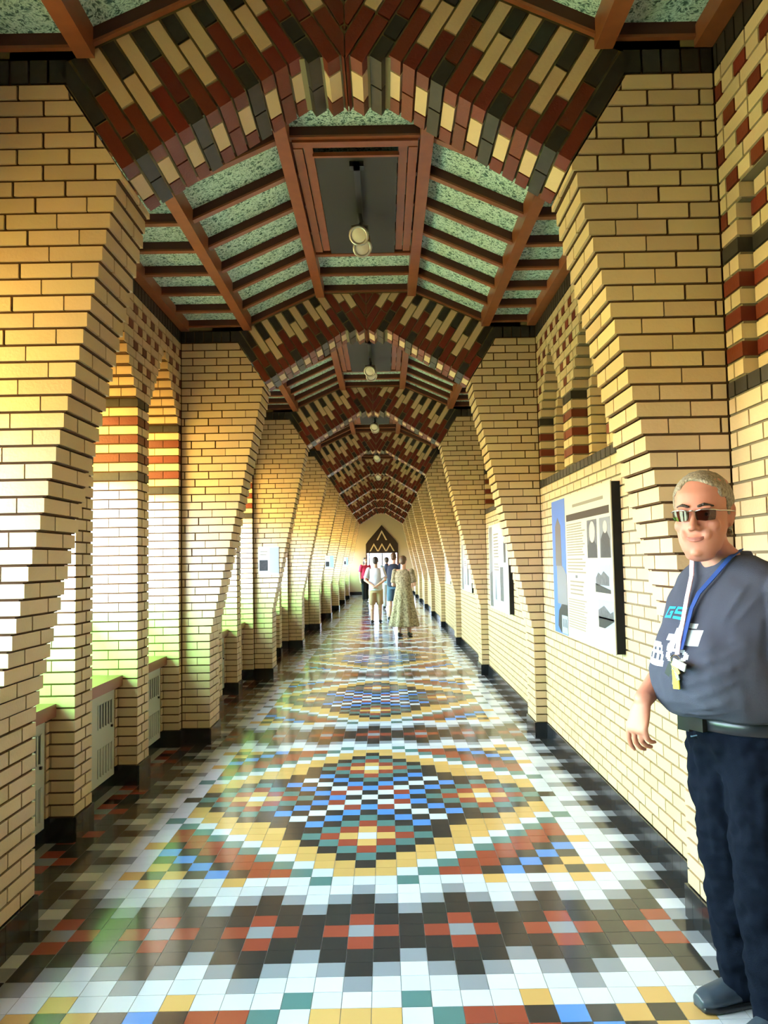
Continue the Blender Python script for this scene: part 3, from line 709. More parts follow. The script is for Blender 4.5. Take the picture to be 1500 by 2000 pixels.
def loft(secs, n=24, power=2.0):
    """secs: (centre, half-axis A vector, half-axis B vector); closed skin through elliptic sections"""
    v = []; f = []
    for c, a, b in secs:
        c, a, b = Vector(c), Vector(a), Vector(b)
        for k in range(n):
            A = 2 * math.pi * k / n; ca, sa = math.cos(A), math.sin(A)
            ca = math.copysign(abs(ca) ** (2 / power), ca); sa = math.copysign(abs(sa) ** (2 / power), sa)
            v.append(tuple(c + a * ca + b * sa))
    for i in range(len(secs) - 1):
        for k in range(n): f.append((i * n + k, i * n + (k + 1) % n, (i + 1) * n + (k + 1) % n, (i + 1) * n + k))
    f += [tuple(range(n))[::-1], tuple(range((len(secs) - 1) * n, len(secs) * n))]
    return v, f
def ball(c, r, M=None, n=16, m=12):
    """ellipsoid with radii r (vector), optional 3x3 orientation"""
    r = (r, r, r) if isinstance(r, (int, float)) else r; v = []; f = []
    for i in range(m + 1):
        B = math.pi * i / m
        for k in range(n):
            A = 2 * math.pi * k / n; p = Vector((r[0] * math.sin(B) * math.cos(A), r[1] * math.sin(B) * math.sin(A), r[2] * math.cos(B)))
            if M is not None: p = M @ p
            v.append(tuple(Vector(c) + p))
    for i in range(m):
        for k in range(n): f.append((i * n + k, (i + 1) * n + k, (i + 1) * n + (k + 1) % n, i * n + (k + 1) % n))
    return v, f
def limb(pts, rad, n=14):
    """round limb: tube plus balls on the joints; points are refined so that the taper stays smooth"""
    P = []; R = []
    for i in range(len(pts) - 1):
        for t in (0, .25, .5, .75):
            P.append(Vector(pts[i]).lerp(Vector(pts[i + 1]), t)); R.append(rad[i] + (rad[i + 1] - rad[i]) * t)
    P.append(Vector(pts[-1])); R.append(rad[-1])
    v, f = tube(P, R, n)
    for p, r in zip(pts, rad):
        bv, bf = ball(p, r, n=12, m=8); k = len(v); v = v + bv; f = f + [tuple(a + k for a in q) for q in bf]
    return v, f
def fuse(name, shapes, m, parent, voxel, smooth=4, wr=None):
    """union of overlapping shapes as one continuous skin"""
    a = Acc()
    for s in shapes: a.add(s, m)
    me0 = mesh_from(name, a.v, a.f, [m]); o = link(name, me0)
    r = o.modifiers.new('r', 'REMESH'); r.mode = 'VOXEL'; r.voxel_size = voxel; r.use_smooth_shade = True
    if smooth: s = o.modifiers.new('s', 'SMOOTH'); s.factor = 0.5; s.iterations = smooth
    if wr:
        tx = bpy.data.textures.new('folds', 'CLOUDS'); tx.noise_scale = wr[0]; tx.noise_depth = 1
        d = o.modifiers.new('d', 'DISPLACE'); d.texture = tx; d.strength = wr[1]; d.mid_level = 0.5
    bpy.context.view_layer.update()
    ev = o.evaluated_get(bpy.context.evaluated_depsgraph_get()); me = bpy.data.meshes.new_from_object(ev)
    for p in me.polygons: p.use_smooth = True
    if not me.materials: me.materials.append(MATS[m])
    o.modifiers.clear(); o.data = me; bpy.data.meshes.remove(me0)
    if parent is not None: o.parent = parent; o.matrix_parent_inverse = parent.matrix_world.inverted()
    return o
def frame3(f, up=Vector((0, 0, 1))):
    """columns: left, forward, up of a person looking along f"""
    f = Vector(f).normalized(); l = up.cross(f).normalized(); u = f.cross(l).normalized()
    return Matrix((l, f, u)).transposed()
def hand_shapes(w, d, palm, curl, size=1.0, thumb=1, spread=0.1):
    """w wrist, d direction of the hand, palm = palm normal; thumb = +1/-1 side; five separate bent fingers"""
    w, d, pn = Vector(w), Vector(d).normalized(), Vector(palm).normalized(); s = d.cross(pn).normalized() * thumb; pn = s.cross(d).normalized() * thumb
    S = size; out = []
    out.append(loft([(w - d * .02, s * .026 * S, pn * .020 * S), (w + d * .015 * S, s * .030 * S, pn * .019 * S), (w + d * .05 * S, s * .040 * S, pn * .017 * S), (w + d * .088 * S, s * .041 * S, pn * .014 * S), (w + d * .098 * S, s * .036 * S, pn * .010 * S)], 16))
    out.append(ball(w + d * .045 * S + s * .022 * S + pn * .008 * S, (.018 * S, .018 * S, .026 * S)))
    for k, (off, ln) in enumerate(((.033, .072), (.011, .080), (-.012, .075), (-.033, .058))):
        p = w + d * (.088 - .004 * abs(k - 1.3)) * S + s * off * S; L_ = ln * S; c = curl[k]; dd = (d + s * off * spread * 8).normalized(); pts = [p - d * .02 * S]; pts.append(p)
        for seg, fr in ((0, .45), (1, .32), (2, .23)):
            a = c * (0.75, 1.0, 0.8)[seg]; axis = s * -thumb
            dd = (dd * math.cos(a) + pn * math.sin(a)).normalized() if seg == 0 else (dd * math.cos(a) + (pn - dd * pn.dot(dd)).normalized() * math.sin(a)).normalized()
            p = p + dd * L_ * fr; pts.append(p)
        out.append(limb(pts, [.0088 * S, .0090 * S, .0082 * S, .0074 * S, .0062 * S], 10))
    t0 = w + d * .022 * S + s * .020 * S; t1 = t0 + (d * .55 + s * .62 + pn * .35).normalized() * .042 * S; t2 = t1 + (d * .82 + s * .22 + pn * .42).normalized() * .034 * S; t3 = t2 + (d * .93 + pn * .35).normalized() * .024 * S
    out.append(limb([t0, t1, t2, t3], [.014 * S, .0118 * S, .0105 * S, .008 * S], 10))
    return out

# ---- the man in the grey T-shirt
C0 = Vector((1.215, 2.55, 0)); FV = Vector((-.90, -.44, 0)).normalized(); LV = Vector((0, 0, 1)).cross(FV).normalized()
def at(l, f, z): return C0 + LV * l + FV * f + Vector((0, 0, z))
def sec(l, f, z, wl, wf): return (at(l, f, z), LV * wl, FV * wf)
man = bpy.data.objects.new('person', None); COL.objects.link(man); man.location = (1.22, 2.58, 0)
bpy.context.view_layer.update()
tag(man, 'person in dark grey T-shirt and black jeans with a key lanyard, standing near', 'person')
FD = Vector((-.60, -.80, -0.03)); HM = frame3(FD); HC0 = Vector((1.115, 2.485, 1.585)); HS = 1.07
def hp(l, f, u): return HC0 + HM @ (Vector((l, f, u)) * HS)
def hball(l, f, u, r, tilt=None):
    M = HM if tilt is None else HM @ Matrix.Rotation(tilt[1], 3, tilt[0]); return ball(hp(l, f, u), tuple(k * HS for k in r), M, 20, 14)
def hlimb(pts, rad): return limb([hp(*p) for p in pts], [r * HS for r in rad], 12)
HP = [(-.122, .020, .030, .066), (-.115, .036, .008, .080), (-.098, .050, -.020, .088), (-.075, .060, -.040, .091), (-.045, .066, -.058, .091), (-.012, .070, -.085, .089), (.028, .073, -.106, .090), (.066, .075, -.112, .083), (.098, .067, -.098, .064), (.117, .048, -.070, .036), (.126, .022, -.035, .008)]
head = [loft([(hp(0, (b0 + b1) / 2, u), HM @ Vector((w * HS, 0, 0)), HM @ Vector((0, (b1 - b0) / 2 * HS, 0))) for u, w, b0, b1 in HP], 32, 2.25),
        hball(.042, .062, -.028, (.022, .020, .022)), hball(-.042, .062, -.028, (.022, .020, .022)), hball(0, .045, -.112, (.042, .035, .020)),
        hball(.026, .084, .024, (.024, .009, .007), ('Y', .12)), hball(-.026, .084, .024, (.024, .009, .007), ('Y', -.12)), hlimb([(0, .088, .012), (0, .099, -.012), (0, .110, -.032)], [.007, .0085, .0115]),
        hball(.011, .096, -.036, (.0075, .010, .0075)), hball(-.011, .096, -.036, (.0075, .010, .0075)), hball(0, .082, -.066, (.026, .014, .014)), hball(0, .080, -.106, (.017, .013, .011)),
        hball(.030, .080, -.056, (.012, .012, .018), ('Y', .5)), hball(-.030, .080, -.056, (.012, .012, .018), ('Y', -.5)),
        hball(.073, -.014, -.002, (.007, .017, .028), ('X', .2)), hball(-.073, -.014, -.002, (.007, .017, .028), ('X', .2))]
for s in (-1, 1):      # ear rims
    head.append(hlimb([(s * .074, -.002, .022), (s * .082, -.016, .030), (s * .083, -.030, .014), (s * .079, -.026, -.012), (s * .073, -.008, -.030)], [.0045, .0045, .0045, .0045, .006]))
neck = loft([(at(0, .0, 1.38), LV * .085, FV * .080), (at(0, .015, 1.45), LV * .074, FV * .074), (hp(0, -.005, -.075), HM @ Vector((.068, 0, 0)), HM @ Vector((0, .070, .02))), (hp(0, -.01, -.03), HM @ Vector((.058, 0, 0)), HM @ Vector((0, .06, .02)))])
RS, RE, RWr = at(-.150, -.060, 1.35), Vector((1.085, 2.69, 1.125)), Vector((0.930, 2.555, 1.01))
LS, LE, LWr = at(.190, -.01, 1.355), Vector((1.315, 2.305, 1.10)), Vector((1.305, 2.205, 0.875))
hand_dir = Vector((-.32, -.18, -.92)); palm_n = Vector((.80, .35, -.25))
body = head + [neck, loft([sec(0, -.05, .84, .13, .09), sec(0, -.03, .95, .14, .10), sec(0, .03, 1.12, .18, .14), sec(0, .01, 1.30, .18, .11), sec(0, 0, 1.40, .15, .075), sec(0, 0, 1.44, .08, .06)]),
    limb([at(-.1, 0, 1.37), RS, RE, RWr], [.06, .055, .046, .030]), limb([at(.1, 0, 1.37), LS, LE, LWr], [.06, .055, .046, .030]),
    ball(RE.lerp(RWr, .3), .044), ball(LE.lerp(LWr, .3), .044)]
body += hand_shapes(RWr, hand_dir, palm_n, (.42, .62, .70, .72), 1.10, thumb=-1, spread=.12)
body += hand_shapes(LWr, Vector((-.05, -.1, -1)), Vector((-.9, .2, 0)), (.4, .45, .5, .5), 1.02, thumb=1)
RH_, RK, RA = Vector((1.205, 2.645, .86)), Vector((1.225, 2.665, .48)), Vector((1.27, 2.70, .09))
LH_, LK, LA = Vector((1.265, 2.515, .86)), Vector((1.255, 2.485, .48)), Vector((1.285, 2.495, .09))
body += [limb([RH_, RK, RA], [.075, .055, .04]), limb([LH_, LK, LA], [.075, .055, .04])]
bo = fuse('body', body, 'skin', man, 0.0042, 5)
# shirt
def shirt_pt(l, z, out=0.0):
    """point on the shirt front at sideways offset l and height z"""
    T_ = [(.935, -.015, .175, .135), (.965, .035, .195, .165), (1.02, .060, .210, .190), (1.10, .066, .212, .198), (1.19, .050, .208, .182), (1.28, .025, .205, .155), (1.36, .005, .200, .125), (1.41, -.005, .175, .100), (1.47, .0, .08, .075)]
    for a, b in zip(T_, T_[1:]):
        if a[0] <= z <= b[0]:
            t = (z - a[0]) / (b[0] - a[0]); f0, wl_, wf_ = (a[i] + t * (b[i] - a[i]) for i in (1, 2, 3)); break
    q = max(0.0, 1 - (l / wl_) ** 2); n = (LV * (l / wl_ ** 2) + FV * (math.sqrt(q) / wf_)).normalized()
    return at(l, f0 + wf_ * math.sqrt(q), z) + n * out
def sl(a, b, r0, r1, ext): return tube([a, a.lerp(b, .5), a.lerp(b, ext)], [r0, (r0 + r1) / 2, r1], 20)
shirt = [loft([sec(0, -.012, .958, .185, .150), sec(0, .030, .972, .200, .172), sec(0, .060, 1.02, .210, .190), sec(0, .066, 1.10, .212, .198), sec(0, .050, 1.19, .208, .182), sec(0, .025, 1.28, .205, .155),
               sec(0, .005, 1.35, .205, .125), sec(0, -.005, 1.40, .190, .100), sec(0, 0, 1.435, .135, .085), sec(0, .004, 1.462, .083, .080)], 32),
         ball(RS + Vector((0, 0, -.01)), (.072, .072, .068)), ball(LS + Vector((0, 0, -.01)), (.074, .074, .068)),
         sl(RS, RE, .070, .076, .70), sl(LS, LE, .072, .084, .78)]
for (l0, z0_, l1, z1_, r_) in ((.19, 1.235, .03, 1.165, .008), (.195, 1.205, .02, 1.115, .009), (.20, 1.165, .03, 1.07, .009), (.20, 1.12, .04, 1.035, .008), (.19, 1.06, .0, 1.00, .008), (.17, 1.33, .13, 1.25, .008), (.14, 1.37, .11, 1.26, .007), (.18, 1.02, -.06, .99, .007)):
    shirt.append(tube([shirt_pt(l0 + (l1 - l0) * t_, z0_ + (z1_ - z0_) * t_ - .012 * math.sin(t_ * math.pi), -.002) for t_ in (0, .25, .5, .75, 1)], [.003, r_, r_, r_ * .8, .002], 10))
so = fuse('shirt', shirt, 'shirt_grey', man, 0.006, 5, wr=(.085, .016))
# folds of cloth running from the belly to the armpit
fo = []
col = [sec(0, .004, 1.458, .080, .077), sec(0, .006, 1.468, .076, .074), sec(0, .007, 1.474, .074, .072)]
fuse('collar', [loft(col, 32)], 'shirt_grey', so, 0.005, 2)
def decal(name, m, l0, l1, z0, z1, parent, out=.011, nx=10, nz=6, shape=None):
    v = []; f = []
    for iz in range(nz + 1):
        for ix in range(nx + 1): v.append(tuple(shirt_pt(l0 + (l1 - l0) * ix / nx, z0 + (z1 - z0) * iz / nz, out)))
    for iz in range(nz):
        for ix in range(nx):
            if shape is None or shape((ix + .5) / nx, (iz + .5) / nz): q = iz * (nx + 1) + ix; f.append((q, q + 1, q + nx + 2, q + nx + 1))
    me = mesh_from(name, v, f, [m]); o = link(name, me, parent); o.matrix_parent_inverse = parent.matrix_world.inverted()
    md = o.modifiers.new('sh', 'SHRINKWRAP'); md.target = so; md.wrap_method = 'PROJECT'; md.use_negative_direction = True; md.use_positive_direction = True; md.use_project_x = False
    md.wrap_method = 'NEAREST_SURFACEPOINT'; md.wrap_mode = 'ABOVE_SURFACE'; md.offset = .0012
    return o
bpy.context.view_layer.update()
FONT = {'G': ["11111", "10000", "10011", "10001", "11111"], 'S': ["11111", "10000", "11111", "00001", "11111"]}
def glyph(ch):
    rows = FONT[ch]; return lambda u, w: rows[4 - min(4, int(w * 5))][min(4, int(u * 5))] == '1'
# the viewer reads from the wearer's right (-l) to his left
decal('lettering', 'print_blue', -.112, -.066, 1.268, 1.306, so, nx=15, nz=10, shape=glyph('G'))
decal('lettering', 'print_blue', -.058, -.012, 1.268, 1.306, so, nx=15, nz=10, shape=glyph('S'))
def bike(u, w):
    return (math.hypot((u - .5) / .26, (w - .18) / .18) < 1 and math.hypot((u - .5) / .15, (w - .18) / .10) > 1) or (abs(u - .25 - .2 * w) < .09 and w > .25) or (abs(u - .72) < .16 and .48 < w < .86) or (abs(u - .3) < .2 and .55 < w < .7) or (abs(u - .62) < .1 and w > .9)
decal('emblem', 'print_pale', -.075, .085, 1.14, 1.262, so, nx=26, nz=26, shape=bike)
decal('lettering', 'print_pale', -.150, -.045, 1.125, 1.195, so, nx=14, nz=8, shape=lambda u, w: not (.25 < w < .45 and int(u * 14) % 4 in (1, 2)) and not (.6 < w < .8 and int(u * 14) % 4 in (0, 1)) and u < 1.05 - w * .35)
# trousers, belt, shoes
tr = [loft([sec(0, -.060, .78, .155, .120), sec(0, -.058, .84, .175, .135), sec(0, -.045, .90, .178, .142), sec(0, -.035, .962, .172, .140)], 28),
      limb([RH_ + Vector((0, 0, -.02)), RK, RA + Vector((0, 0, -.005))], [.108, .088, .078], 18), limb([LH_ + Vector((0, 0, -.02)), LK, LA + Vector((0, 0, -.005))], [.108, .088, .078], 18)]
to = fuse('trousers', tr, 'denim_black', man, 0.007, 4, wr=(.06, .030))
for l in (-.10,):
    st = Acc(); st.add(tube([at(-.06, .075, .915), at(-.075, .085, .89), at(-.11, .075, .878), at(-.15, .03, .872), at(-.170, -.02, .868)], .0022, 6), 'cloth_denim'); q = st.obj('pocket_seam', to); q.matrix_parent_inverse = to.matrix_world.inverted()
rv = Acc(); rv.add(ball(at(.165, .03, .868), .006), 'steel').add(ball(at(.172, .01, .80), .004), 'steel'); rv.obj('rivet', to, True)
bs = Acc(); ring_o = loft([sec(0, -.040, .918, .186, .150), sec(0, -.040, .921, .190, .154), sec(0, -.036, .958, .187, .154), sec(0, -.036, .961, .183, .150)], 40); bs.add(ring_o, 'leather')
belt = bs.obj('belt', man, True); belt.matrix_parent_inverse = man.matrix_world.inverted()
bu = Acc(); bu.add(box(-.028, .028, -.012, .008, -.022, .022), 'black_metal'); M_ = Matrix.Translation(at(-.035, .126, .938)) @ frame3(FV).to_4x4()
bk_ = Acc(); bk_.add(xf((bu.v, bu.f), M_), 'black_metal'); bk_.add(xf(box(-.075, -.028, -.01, .006, -.03, .024), M_), 'leather'); q = bk_.obj('buckle', belt); q.matrix_parent_inverse = belt.matrix_world.inverted()
def shoe(A, d):
    d = Vector((d[0], d[1], 0)).normalized(); s = Vector((-d.y, d.x, 0)); z = Vector((0, 0, 1)); b = Vector((A.x, A.y, 0))
    up = fuse('shoe', [loft([(b - d * .075 + z * .05, s * .030, z * .045), (b - d * .03 + z * .058, s * .040, z * .055), (b + d * .05 + z * .050, s * .042, z * .046), (b + d * .11 + z * .040, s * .047, z * .036), (b + d * .155 + z * .034, s * .044, z * .030), (b + d * .185 + z * .028, s * .028, z * .020)], 20)], 'shoe_grey', man, .006, 4)
    so_ = fuse('sole', [loft([(b + d * (k - .085) + z * .013, s * w, z * .012) for k, w in ((0, .024), (.02, .034), (.08, .040), (.17, .047), (.23, .046), (.265, .032))], 20, 5)], 'leather', up, .005, 2)
    la_ = Acc()
    for k in range(4): la_.add(tube([b + d * (.02 + .022 * k) + s * -.028 + z * (.095 - .011 * k), b + d * (.025 + .022 * k) + z * (.106 - .011 * k), b + d * (.03 + .022 * k) + s * .028 + z * (.095 - .011 * k)], .004, 6), 'leather')
    q = la_.obj('laces', up); q.matrix_parent_inverse = up.matrix_world.inverted()
shoe(RA + Vector((.01, 0, 0)), (-.95, -.22)); shoe(LA, (-.85, -.50))
# hair, brows, lips, eyes, glasses
random.seed(3); hs = []
for k in range(1500):
    th = random.uniform(0, 2 * math.pi); u = random.uniform(-.10, 1.0); r = math.sqrt(max(0, 1 - u * u)); l_, f_, u_ = .0775 * r * math.cos(th), -.012 + .103 * r * math.sin(th), .040 + .0875 * u
    if f_ > .060 and u_ < .112 - abs(l_) * .2: continue
    if f_ > .048 and u_ < .080: continue
    if f_ > .012 and u_ < .055: continue
    if u_ < .03 and f_ > -.012: continue
    hs.append(hball(l_, f_, u_, (.0065, .0075, .0045 + .0045 * random.random())))
for s in (-1, 1):
    for k in range(16): hs.append(hball(s * (.0705 + .003 * random.random()), .004 + random.uniform(-.012, .012), random.uniform(.005, .06), (.005, .009, .009)))
    for k in range(24): hs.append(hball(s * random.uniform(.0, .055), -.085 + random.uniform(0, .02), random.uniform(-.055, .02), (.010, .012, .010)))
ha = fuse('hair', hs, 'hair_grey', man, .005, 2)
br = []
for s in (-1, 1): br.append(fuse('eyebrow', [hlimb([(s * .014, .093, .026), (s * .030, .091, .031), (s * .050, .074, .026)], [.004, .0048, .003])], 'hair_dark', man, .0025, 1))
fuse('lips', [hlimb([(-.034, .0825, -.0575), (-.016, .0945, -.0625), (0, .0970, -.0640), (.016, .0945, -.0625), (.034, .0825, -.0575)], [.0018, .0028, .0030, .0028, .0018]),
              hlimb([(-.030, .0850, -.0625), (-.014, .0935, -.0695), (0, .0955, -.0715), (.014, .0935, -.0695), (.030, .0850, -.0625)], [.0016, .0030, .0036, .0030, .0016])], 'lips', man, .002, 2)
for s in (-1, 1):
    e = Acc(); e.add(hball(s * .031, .071, .004, (.0125, .0125, .0125)), 'eye_white'); eo = e.obj('eye', man, True); eo.matrix_parent_inverse = man.matrix_world.inverted()
    e = Acc(); e.add(hball(s * .031, .0815, .003, (.0055, .003, .0055)), 'eye_dark'); io = e.obj('iris', eo, True); io.matrix_parent_inverse = eo.matrix_world.inverted()
gl = Acc()
for s in (-1, 1):
    gl.add(tube([hp(s * .009, .108, .012), hp(s * .030, .104, .017), hp(s * .056, .090, .015), hp(s * .066, .078, .012), hp(s * .080, .02, .012), hp(s * .084, -.02, .010)], .0018 * HS, 8), 'steel')
gl.add(tube([hp(-.009, .108, .012), hp(0, .112, .014), hp(.009, .108, .012)], .002 * HS, 8), 'steel')
go = gl.obj('glasses', man, True); go.matrix_parent_inverse = man.matrix_world.inverted()
for s in (-1, 1):
    v = []; f = []; nx = 8
    for iz in range(5):
        for ix in range(nx + 1):
            t = ix / nx; x = .008 + t * .052; w = iz / 4; z = .014 - w * (.030 - .006 * abs(t - .5)); fy = .1075 - .020 * t * t - .002 * w
            x2 = x + (.004 * (1 - 2 * t) * (w ** 3)); v.append(tuple(hp(s * x2, fy, z)))
    for iz in range(4):
        for ix in range(nx): q = iz * (nx + 1) + ix; f.append((q, q + 1, q + nx + 2, q + nx + 1))
    q = link('lens', mesh_from('lens', v, f, ['tinted_lens'], smooth=True), go); q.matrix_parent_inverse = go.matrix_world.inverted()
# lanyard with keys
def strap(pts, w, m, name, parent, thick=.0018):
    a = Acc(); P = [Vector(p) for p in pts]; v = []; f = []
    for i, p in enumerate(P):
        d = (P[min(i + 1, len(P) - 1)] - P[max(i - 1, 0)]).normalized(); n = FV + Vector((0, 0, .1)); s = d.cross(n).normalized() * w / 2; n2 = s.cross(d).normalized() * thick
        v += [tuple(p - s - n2), tuple(p + s - n2), tuple(p + s + n2), tuple(p - s + n2)]
    for i in range(len(P) - 1):
        for k in range(4): f.append((i * 4 + k, i * 4 + (k + 1) % 4, (i + 1) * 4 + (k + 1) % 4, (i + 1) * 4 + k))
    f += [(3, 2, 1, 0), tuple(len(v) - 4 + k for k in range(4))]
    a.add((v, f), m); o = a.obj(name, parent); o.matrix_parent_inverse = parent.matrix_world.inverted(); return o
ly = strap([at(-.070, .02, 1.478), shirt_pt(-.058, 1.455, .02), shirt_pt(-.040, 1.40, .016), shirt_pt(-.018, 1.33, .016), shirt_pt(.0, 1.26, .014), shirt_pt(.012, 1.20, .014), shirt_pt(.018, 1.165, .014)], .017, 'lanyard', 'lanyard', man)
strap([at(.070, .02, 1.478), shirt_pt(.066, 1.455, .02), shirt_pt(.045, 1.40, .016), shirt_pt(.018, 1.345, .016), shirt_pt(.012, 1.30, .013), shirt_pt(.020, 1.24, .012), shirt_pt(.026, 1.18, .012)], .015, 'lanyard_blue', 'strap', ly)
kp = shirt_pt(.020, 1.150, .022)
rg = Acc(); rg.add(xf(torus_ring(.014, .0022, 18, 6), Matrix.Translation(kp) @ Matrix.Rotation(1.4, 4, 'X')), 'steel'); q = rg.obj('key_ring', ly, True); q.matrix_parent_inverse = ly.matrix_world.inverted()
for k, (ang, ln, m) in enumerate(((-.5, .062, 'leather'), (-.12, .075, 'brass'), (.05, .085, 'key_yellow'), (.28, .060, 'steel'), (.55, .045, 'brass'), (1.25, .055, 'print_pale'))):
    d = (Vector((0, 0, -1)) * math.cos(ang) + LV * math.sin(ang)).normalized(); s = d.cross(FV).normalized(); p = kp + FV * (.004 * k - .006)
    a = Acc(); n_ = FV * .0022; w_ = .011 if m != 'leather' else .02
    for (t0, t1, ww) in ((.006, ln * .45, w_), (ln * .45, ln, w_ * (.55 if m in ('brass', 'steel') else 1.05))):
        c0, c1 = p + d * t0, p + d * t1
        a.add(([tuple(c0 - s * ww - n_), tuple(c0 + s * ww - n_), tuple(c1 + s * ww - n_), tuple(c1 - s * ww - n_), tuple(c0 - s * ww + n_), tuple(c0 + s * ww + n_), tuple(c1 + s * ww + n_), tuple(c1 - s * ww + n_)],
               [(0, 1, 2, 3), (7, 6, 5, 4), (0, 4, 5, 1), (1, 5, 6, 2), (2, 6, 7, 3), (3, 7, 4, 0)]), m)
    q = a.obj('key', ly); q.matrix_parent_inverse = ly.matrix_world.inverted()

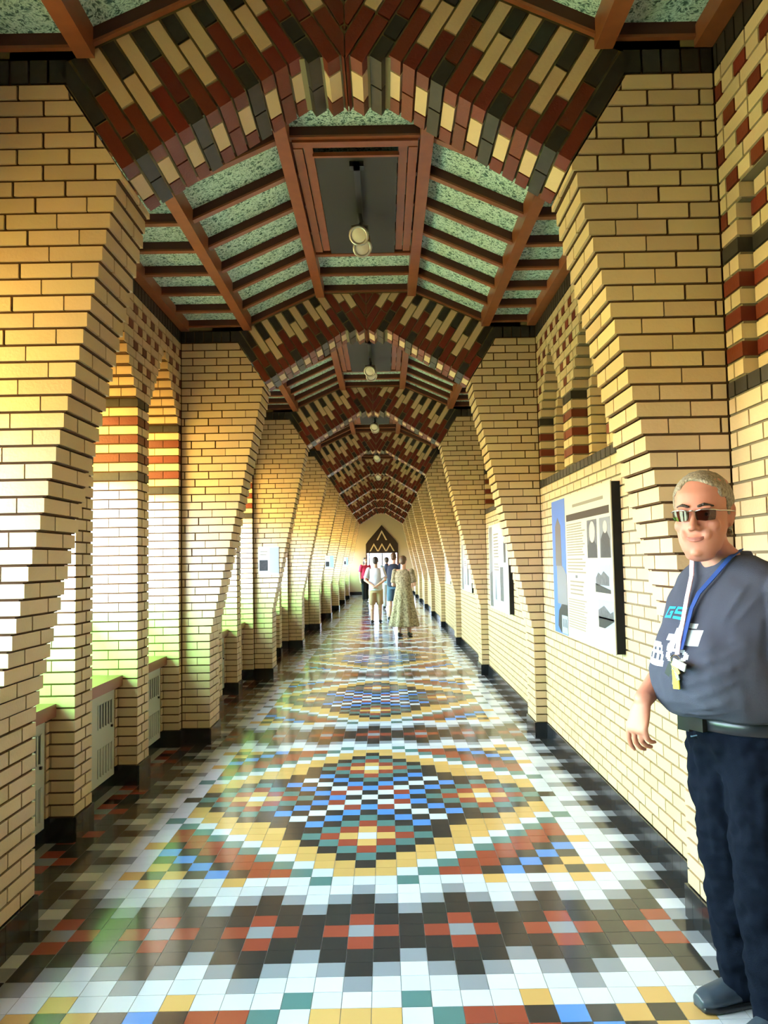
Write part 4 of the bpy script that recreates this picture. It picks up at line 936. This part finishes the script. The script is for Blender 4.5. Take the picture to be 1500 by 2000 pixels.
# ---- visitors farther down the corridor
def visitor(x, y, face, H, label, top, bottom, hair, pose='stand', shoes='shoe_dark', skin='skin_pale', long_hair=False, dress=False, shorts=False, walk=0.0):
    k = H / 1.75; F = Vector((face[0], face[1], 0)).normalized(); L_ = Vector((0, 0, 1)).cross(F); B = Vector((x, y, 0))
    p = lambda l, f, z: B + (L_ * l + F * f + Vector((0, 0, z))) * k
    s_ = lambda l, f, z, a, b: (p(l, f, z), L_ * a * k, F * b * k)
    root = bpy.data.objects.new('person', None); COL.objects.link(root); root.location = B; bpy.context.view_layer.update(); tag(root, label, 'person')
    vx = .011
    sh = {s: p(s * .185, 0, 1.41) for s in (-1, 1)}
    if pose == 'behind': el = {s: p(s * .265, -.10, 1.14) for s in (-1, 1)}; wr = {s: p(s * .045, -.185, .985) for s in (-1, 1)}; hd = {s: (L_ * -s * .8 + Vector((0, 0, -.6))) for s in (-1, 1)}
    elif pose == 'front': el = {s: p(s * .235, .02, 1.12) for s in (-1, 1)}; wr = {s: p(s * .16, .2, 1.10) for s in (-1, 1)}; hd = {s: (F + L_ * -s * .5) for s in (-1, 1)}
    elif pose == 'raise': el = {-1: p(-.25, .0, 1.12), 1: p(.26, .08, 1.15)}; wr = {-1: p(-.25, .05, .87), 1: p(.14, .22, 1.30)}; hd = {-1: Vector((0, 0, -1)), 1: F + Vector((0, 0, .6))}
    else: el = {s: p(s * .235, -.02, 1.12) for s in (-1, 1)}; wr = {s: p(s * .245, .04, .86) for s in (-1, 1)}; hd = {s: Vector((0, 0, -1)) + F * .1 for s in (-1, 1)}
    hipf = {-1: walk, 1: -walk}; an = {s: p(s * .10, hipf[s], .08) for s in (-1, 1)}; kn = {s: p(s * .10, hipf[s] * .5 + .02, .49) for s in (-1, 1)}; hi = {s: p(s * .09, 0, .90) for s in (-1, 1)}
    HM2 = frame3(F); hc = p(0, .02, 1.625)
    hb = lambda l, f, u, r: ball(hc + HM2 @ (Vector((l, f, u)) * k), tuple(q * k for q in r), HM2, 14, 10)
    shp = [hb(0, -.01, .03, (.074, .092, .085)), hb(0, .03, -.045, (.056, .058, .068)), hb(0, .10, -.02, (.012, .016, .02)), hb(.075, -.005, -.005, (.01, .02, .03)), hb(-.075, -.005, -.005, (.01, .02, .03)), hb(0, .055, -.085, (.03, .03, .024)),
           loft([s_(0, -.005, 1.40, .075, .07), s_(0, .0, 1.50, .056, .058), s_(0, .01, 1.58, .055, .058)], 14),
           loft([s_(0, 0, .88, .15, .10), s_(0, 0, 1.05, .135, .095), s_(0, 0, 1.28, .165, .105), s_(0, 0, 1.40, .15, .075), s_(0, 0, 1.45, .07, .05)], 18)]
    for s in (-1, 1):
        shp += [limb([p(s * .1, 0, 1.40), sh[s], el[s], wr[s]], [.055 * k, .05 * k, .042 * k, .029 * k], 10), limb([hi[s], kn[s], an[s]], [.085 * k, .058 * k, .040 * k], 12), ball(kn[s].lerp(an[s], .3) - F * .012 * k, .055 * k)]
        shp += hand_shapes(wr[s], hd[s], -L_ * s, (.3, .35, .4, .4), 1.05 * k, thumb=s)
    fuse('body', shp, skin, root, vx * .8, 3)
    for s in (-1, 1):
        b = Vector((an[s].x, an[s].y, 0)); z = Vector((0, 0, k)); fuse('shoe', [loft([(b + F * k * t + z * h, L_ * w * k, z * hh) for t, h, w, hh in ((-.08, .045, .03, .04), (-.02, .05, .038, .05), (.08, .04, .044, .038), (.16, .03, .042, .028), (.19, .025, .025, .02))], 14)], shoes, root, vx, 2)
    if dress:
        secs = [s_(0, 0, 1.455, .075, .06), s_(0, 0, 1.42, .16, .09), s_(0, 0, 1.30, .185, .125), s_(0, 0, 1.08, .165, .12), s_(0, 0, .98, .19, .14), s_(0, -.01, .6, .25, .20), s_(0, -.02, .24, .32, .27), s_(0, -.02, .22, .31, .26)]
        n = 48; v, f = loft(secs, n)
        v = [tuple(Vector(q) + (Vector(q) - Vector(secs[i // n][0])) * (.12 * max(0, (i // n) - 3) / 4 * math.cos((i % n) * 2 * math.pi / n * 9))) for i, q in enumerate(v)]
        fuse('dress', [(v, f)] + [tube([sh[s], sh[s].lerp(el[s], .5), sh[s].lerp(el[s], .85)], [.062 * k, .064 * k, .068 * k], 14) for s in (-1, 1)] + [ball(sh[s], .062 * k) for s in (-1, 1)], top, root, vx, 2)
    else:
        fuse('shirt', [loft([s_(0, -.005, .86, .185, .14), s_(0, 0, 1.05, .18, .135), s_(0, 0, 1.28, .19, .13), s_(0, 0, 1.41, .17, .095), s_(0, 0, 1.46, .08, .07)], 22)] + [tube([sh[s], sh[s].lerp(el[s], .5), sh[s].lerp(el[s], .8)], [.066 * k, .068 * k, .072 * k], 14) for s in (-1, 1)] + [ball(sh[s], .066 * k) for s in (-1, 1)], top, root, vx, 3, wr=(.09, .012))
        end = .32 if shorts else .98
        leg = lambda s: [hi[s], hi[s].lerp(kn[s], .5), kn[s]] + ([] if shorts else [kn[s].lerp(an[s], .5), an[s]])
        fuse('shorts' if shorts else 'trousers', [loft([s_(0, 0, .80, .17, .125), s_(0, 0, .92, .178, .13), s_(0, 0, .98, .165, .12)], 20)] + [tube(leg(s), [.105 * k, .098 * k, .09 * k] + ([] if shorts else [.078 * k, .07 * k]), 14) for s in (-1, 1)], bottom, root, vx, 3, wr=(.08, .01))
    hair_s = [hb(0, -.022, .045, (.081, .092, .086)), hb(0, -.055, -.01, (.066, .055, .065))]
    if long_hair: hair_s += [hb(.05, -.03, -.07, (.04, .05, .10)), hb(-.05, -.03, -.07, (.04, .05, .10)), hb(0, -.06, -.09, (.07, .04, .10))]
    fuse('hair', hair_s, hair, root, vx * .8, 2, wr=(.03, .01))
    return root
VX = [(0.475 + .0, 15.64, (0.25, 1), 1.57, 'person in a long patterned khaki dress, seen from behind, nearest of the far group', 'cloth_dress', None, 'hair_brown', dict(pose='front', dress=True, skin='skin_pale', walk=.05)),
      (-0.11, 19.14, (0.10, 1), 1.58, 'person in a white shirt and beige shorts with hands clasped behind the back', 'cloth_white', 'cloth_beige', 'hair_dark', dict(pose='behind', shorts=True, walk=.06)),
      (0.34, 20.1, (0.35, 1), 1.68, 'person in a dark navy T-shirt and denim shorts beside the patterned dress', 'cloth_navy', 'cloth_denim', 'hair_brown', dict(pose='front', shorts=True, walk=.10)),
      (0.17, 25.0, (-0.2, 1), 1.60, 'person in a light blue top, half hidden behind the others', 'cloth_blue', 'cloth_white', 'hair_dark', dict(pose='stand', walk=.05)),
      (-0.62, 29.8, (0.55, -1), 1.62, 'person in a pink top and black trousers facing the viewer', 'cloth_pink', 'cloth_black', 'hair_dark', dict(pose='stand', long_hair=True, walk=.06))]
for a in VX: visitor(*a[:8], **a[8])
